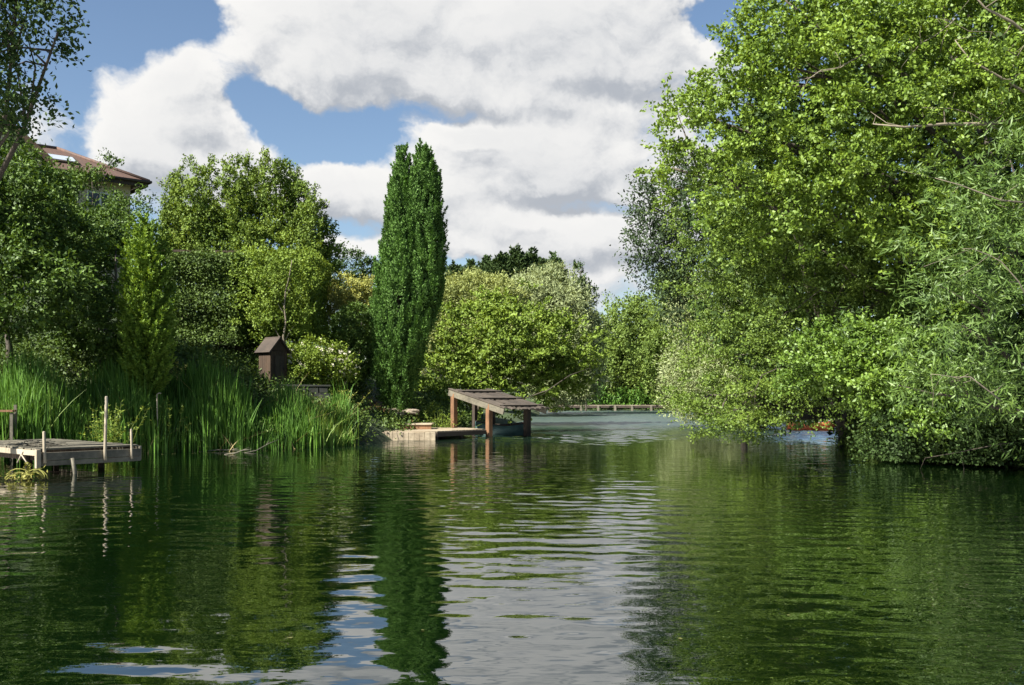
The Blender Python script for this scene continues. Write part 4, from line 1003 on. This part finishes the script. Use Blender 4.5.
def rock(label, px, py, Y, s):
    b = P(px, py, Y); t = None
    import bmesh
    bm = bmesh.new(); bmesh.ops.create_icosphere(bm, subdivisions=3, radius=1)
    ph = [random.random() * 6 for _ in range(4)]
    for v in bm.verts:
        c = v.co; f = 1 + .16 * math.sin(c.x * 4 + ph[0]) * math.sin(c.y * 3 + ph[1]) + .12 * math.sin(c.z * 6 + ph[2] + c.x * 3) + random.uniform(-.03, .03)
        v.co = Vector((c.x * s[0] * f, c.y * s[1] * f, c.z * s[2] * f))
    me = bpy.data.meshes.new('rock'); bm.to_mesh(me); bm.free()
    o = link('rock', me, STONE, None, b); tag(o, label, 'rock', 'pale rocks below the evergreen')
rock('largest pale rock heaped behind the planter box', 384, 405, 40.2, (.34, .3, .27))
rock('flat pale rock on top of the planter edge', 395, 410, 39.9, (.36, .28, .14))
rock('pale rock leaning on the evergreen trunk', 411, 412, 39.6, (.32, .22, .13))
rock('small pale rock left of the largest one', 374, 409, 39.9, (.2, .2, .15))
# bare earth mound under the evergreen is part of the ground; dry leaves on it
rg = np.random.default_rng(33); n = 500
p = np.stack([rg.normal(-4.6, .7, n), rg.normal(39.9, .5, n)], 1); z = ground(p) + .03 + np.abs(rg.normal(size=n)) * .12
o = link('dead_leaves', leaf_mesh('dead_leaves', leaf_quads(np.concatenate([p, z[:, None]], 1), rg.normal(size=(n, 3)), np.array([0, -.3, 1.]) + rg.normal(size=(n, 3)) * .5, np.full(n, .13), np.full(n, .07))), leaf_mat('leaf_dry', (.20, .12, .05), (.40, .28, .13), .2, .02, .6, 2))
tag(o, 'dry brown leaves under the evergreen', 'leaves', None, 'stuff')

def shelter():
    P1 = np.array([-2.30, 39.4]); P2 = np.array([-.88, 38.3]); P3 = np.array([.60, 39.55]); P4 = P1 + P3 - P2
    t = thing('boat_shelter', 'open timber boat shelter with sloping plank roof over the water', 'shelter', (P2[0], P2[1], 0))
    off = (P2[0], P2[1], 0)
    hi, lo = 1.70, 1.23
    def post(p, z0, z1, mat, w=.2): 
        mb = MB(); mb.box((p[0], p[1], (z0 + z1) / 2), (w, w, z1 - z0), R(-45), .006); return mb.build('post', mat, t, off, bevel=.012)
    post(P1, zt + .002, hi - .02, WOOD_ORANGE); post(P2, -.8, lo + .05, WOOD_ORANGE); post(P3, -.8, lo + .05, WOOD_DARK, .22); post(P4, -.5, hi - .02, WOOD_DARK)
    post(np.array([-1.52, 40.6]), -.3, 1.5, WOOD_DARK, .16)
    s = (P2 - P1) / np.linalg.norm(P2 - P1); r = (P4 - P1) / np.linalg.norm(P4 - P1); Ls = np.linalg.norm(P2 - P1); Lr = np.linalg.norm(P4 - P1)
    sl = (lo - hi) / Ls
    def rp(a, b, up=0): q = P1 + s * a + r * b; return (q[0], q[1], hi + .13 + sl * a + up)
    # boards laid down the slope
    mb = MB(); n = 13; a0, a1, b0, b1 = -.15, Ls + .88, -.14, Lr + .2
    for i in range(n):
        sk = random.uniform(-.02, .02); q0 = b0 + (b1 - b0) * i / n; q1 = b0 + (b1 - b0) * (i + 1) / n - .012; u = random.uniform(-.01, .03) - .05 * math.sin(math.pi * (i + .5) / n); e = random.uniform(-.09, .06)
        mb.slab([rp(a0 + e * .4, q0, u), rp(a1 + e, q0, u + sk), rp(a1 + e, q1, u - sk), rp(a0 + e * .4, q1, u)], .035)
    mb.build('roof', ROOF_WOOD, t, off)
    for a in (.25, 1.3, 2.35):
        mb = MB(); mb.slab([rp(a, b0 + .02, .05), rp(a + .09, b0 + .02, .05), rp(a + .09, b1 - .02, .05), rp(a, b1 - .02, .05)], .06); mb.build('batten', ROOF_WOOD, t, off)
    mb = MB()
    for bb in (b0 + .03, b1 - .08):
        mb.slab([rp(a0, bb, -.04), rp(a1 - .05, bb, -.04), rp(a1 - .05, bb + .05, -.04), rp(a0, bb + .05, -.04)], .23)
    mb.build('barge_board', WOOD_GREY, t, off)
    mb = MB()
    for aa in (0, Ls): 
        mb.slab([rp(aa - .06, b0 + .09, -.045), rp(aa + .06, b0 + .09, -.045), rp(aa + .06, b1 - .1, -.045), rp(aa - .06, b1 - .1, -.045)], .12)
    mb.build('beam', WOOD_DARK, t, off)
shelter()

# ------------------------------------------------------------------ boats
def hull_mesh(L, B, D, inner=False, n=22, sheer=.12, square=.55):
    V = []; Q = []; m = 11
    for i in range(n):
        u = i / (n - 1); x = (u - .5) * L
        w = B / 2 * (min(1, (1 - abs(2 * u - 1) ** 2.6) + (square if u < .5 else 0) * (abs(2 * u - 1) ** 2.6)))
        w = max(w, .01); sh = sheer * (2 * u - 1) ** 2 + .05 * max(0, 2 * u - 1)
        for j in range(m):
            a = (j / (m - 1) - .5) * math.pi
            y = w * math.copysign(abs(math.sin(a)) ** .7, math.sin(a)); z = -D * abs(math.cos(a)) ** .8 * (.5 + .5 * min(1, w / (B / 2) * 1.3)) + D * .62 + sh
            V.append((x, y, z))
    for i in range(n - 1):
        for j in range(m - 1):
            k = i * m + j; Q.append((k, k + 1, k + m + 1, k + m))
    return np.array(V), np.array(Q), n, m
def boat(name, label, loc, rz, L, B, D, mat, rim_mat, seat_mat, square=.55, band=None):
    t = thing(name, label, 'boat', loc, rz)
    V, Q, n, m = hull_mesh(L, B, D, square=square)
    me = quads_mesh('hull', V, Q, True); o = link('hull', me, mat, t)
    so = o.modifiers.new('thickness', 'SOLIDIFY'); so.thickness = .035; so.offset = 1
    mb = MB()
    for j in (0, m - 1): mb.tube([V[i * m + j] + np.array([0, 0, .01]) for i in range(n)], [.028] * n, 6)
    mb.tube([V[j] + np.array([0, 0, .012]) for j in (0, m - 1)], [.028, .028], 6)
    mb.build('gunwale', rim_mat, t)
    for x in (-.22 * L, .12 * L):
        mb = MB(); mb.box((x, 0, D * .48), (.24, B * .9, .035)); mb.build('seat', seat_mat, t)
    return t
boat('rowing_boat', 'dark teal rowing boat moored beneath the sloping plank roof', (-.40, 40.5, .0), R(192), 2.15, 1.1, .62, PAINT_TEAL, WOOD_DARK, WOOD_GREY)
boat('dinghy', 'small orange dinghy half hidden under the leaves on the right bank', (13.75, 45.6, .03), R(-10), 2.2, 1.0, .5, PAINT_ORANGE, PAINT_WHITE, WOOD_PALE)

# ------------------------------------------------------------------ far landing stage
def stage():
    y0 = 94.5; x0, x1 = X_(548, y0), X_(671, y0); zt = Z_(405.2, y0)
    t = thing('landing_stage', 'long low grey landing stage on short piles along the far bank', 'jetty', ((x0 + x1) / 2, y0, 0)); off = ((x0 + x1) / 2, y0, 0)
    mb = MB(); n = 40
    for i in range(n): mb.box((x0 + (x1 - x0) * (i + .5) / n, y0 + .7, zt - .03), ((x1 - x0) / n - .02, 1.5, .06), 0, .008)
    mb.build('deck', WOOD_PALE, t, off)
    mb = MB(); mb.box(((x0 + x1) / 2, y0 - .08, zt - .14), (x1 - x0, .06, .22), 0, .01); mb.build('fascia', WOOD_DARK, t, off)
    for px in (550, 564, 581, 598, 615, 632, 651, 670):
        mb = MB(); x = X_(px, y0); mb.box((x, y0 - .16, zt / 2 - .45), (.2, .1, zt + .86), 0, .01); mb.build('pile', WOOD_GREY, t, off)
stage()
# wire and rail behind the far bank: a low post and rail fence
a, b = P(596, 373, 104), P(676, 373, 104)
t = thing('rail_fence', 'thin post and rail fence in the shade behind the far bank', 'fence', ((a[0] + b[0]) / 2, 104, gz((a[0] + b[0]) / 2, 104))); off = t.location
mb = MB(); mb.tube([a, b], [.04, .04], 6); mb.tube([a - np.array([0, 0, .6]), b - np.array([0, 0, .6])], [.035, .035], 6); mb.build('rail', WOOD_GREY, t, off)
for i in range(5):
    p = a + (b - a) * i / 4; g = gz(p[0], p[1]); mb = MB(); mb.tube([(p[0], p[1] + .06, g - .3), (p[0], p[1] + .06, p[2] + .15)], [.06, .055], 6); mb.build('post', WOOD_GREY, t, off)

# distant wood that closes the gaps
def far_wood():
    rg = np.random.default_rng(300); Vs = []
    n = 2600; x = rg.uniform(-75, 95, n); y = rg.uniform(150, 172, n)
    top = 9 + 1.6 * np.sin(x * .21) + 1.3 * np.sin(x * .53 + 1)
    z = ground(np.stack([x, y], 1)) + rg.random(n) ** .7 * top
    c = np.stack([x, y, z], 1); m = 26; q = n * m
    pos = c[:, None] + rg.normal(size=(n, m, 3)) * .9
    V = leaf_quads(pos.reshape(q, 3), rg.normal(size=(q, 3)), np.array([-.3, -.4, .6]) + rg.normal(size=(q, 3)) * .5, .6 * (.6 + .7 * rg.random(q)), .4 * (.6 + .7 * rg.random(q)))
    o = link('forest', leaf_mesh('forest', V), L_CONIFER); tag(o, 'dark wood far behind the lake', 'wood', None, 'stuff')
far_wood()

reed_bed('dead_reeds', 'dry straw coloured stalks and bent blades among the green reeds',
         [((-20, 345), (24, 34.5), -.25, 1.8, 420, 1.5, .02, .5), ((120, 340), (28, 34), -.3, .5, 260, .8, .022, .8)], leaf_mat('leaf_straw', (.16, .12, .05), (.40, .33, .16), .25, .03, .6, 2), 85)
rg = np.random.default_rng(86)
y = 5.5 + 24 * rg.random(24) ** 1.4; x = (rg.random(24) * 1.1 - .55) * y; p = np.stack([x, y], 1)
edge = on_bank(rg, 200, (60, 380), (25, 36), -1.2, -.05)
p = np.concatenate([p[lake_dist(p) < -.1], edge]); n = len(p)
c = np.concatenate([p, (wave_field(p[:, 0], p[:, 1]) + .006)[:, None]], 1)
o = link('floating_leaves', leaf_mesh('floating_leaves', leaf_quads(c, np.concatenate([rg.normal(size=(n, 2)), np.zeros((n, 1))], 1), np.array([0, 0, 1.]) + rg.normal(size=(n, 3)) * .06, .03 + .04 * rg.random(n), .018 + .02 * rg.random(n), .04)), leaf_mat('leaf_fallen', (.04, .045, .015), (.16, .16, .06), .2, .03, .5, 2))
tag(o, 'scattered fallen leaves and specks afloat on the lake', 'leaves', None, 'stuff')
rgb = random.Random(17)
for parent, mat, Y, spots in ((maple, BARK_PALE, 23.6, ((1030, 60, 930, 20), (1035, 150, 925, 105), (960, 20, 900, 70), (1000, 110, 1030, 40), (860, 60, 800, 95))),
                              (willow, BARK_PALE, 18.6, ((1030, 290, 960, 250), (1000, 400, 930, 370))),
                              (hazel, BARK, 27.6, ((880, 330, 800, 300), (830, 290, 770, 330), (800, 370, 740, 395), (850, 230, 790, 215)))):
    for (xa, ya, xb, yb) in spots:
        pts = []
        for i in range(6):
            f = i / 5; pts.append(P(xa + (xb - xa) * f + rgb.uniform(-5, 5), ya + (yb - ya) * f + rgb.uniform(-6, 6) - 8 * math.sin(f * 3), Y - .4 * f + rgb.uniform(-.1, .1)))
        branch(parent, pts, rgb.uniform(.010, .018), mat)
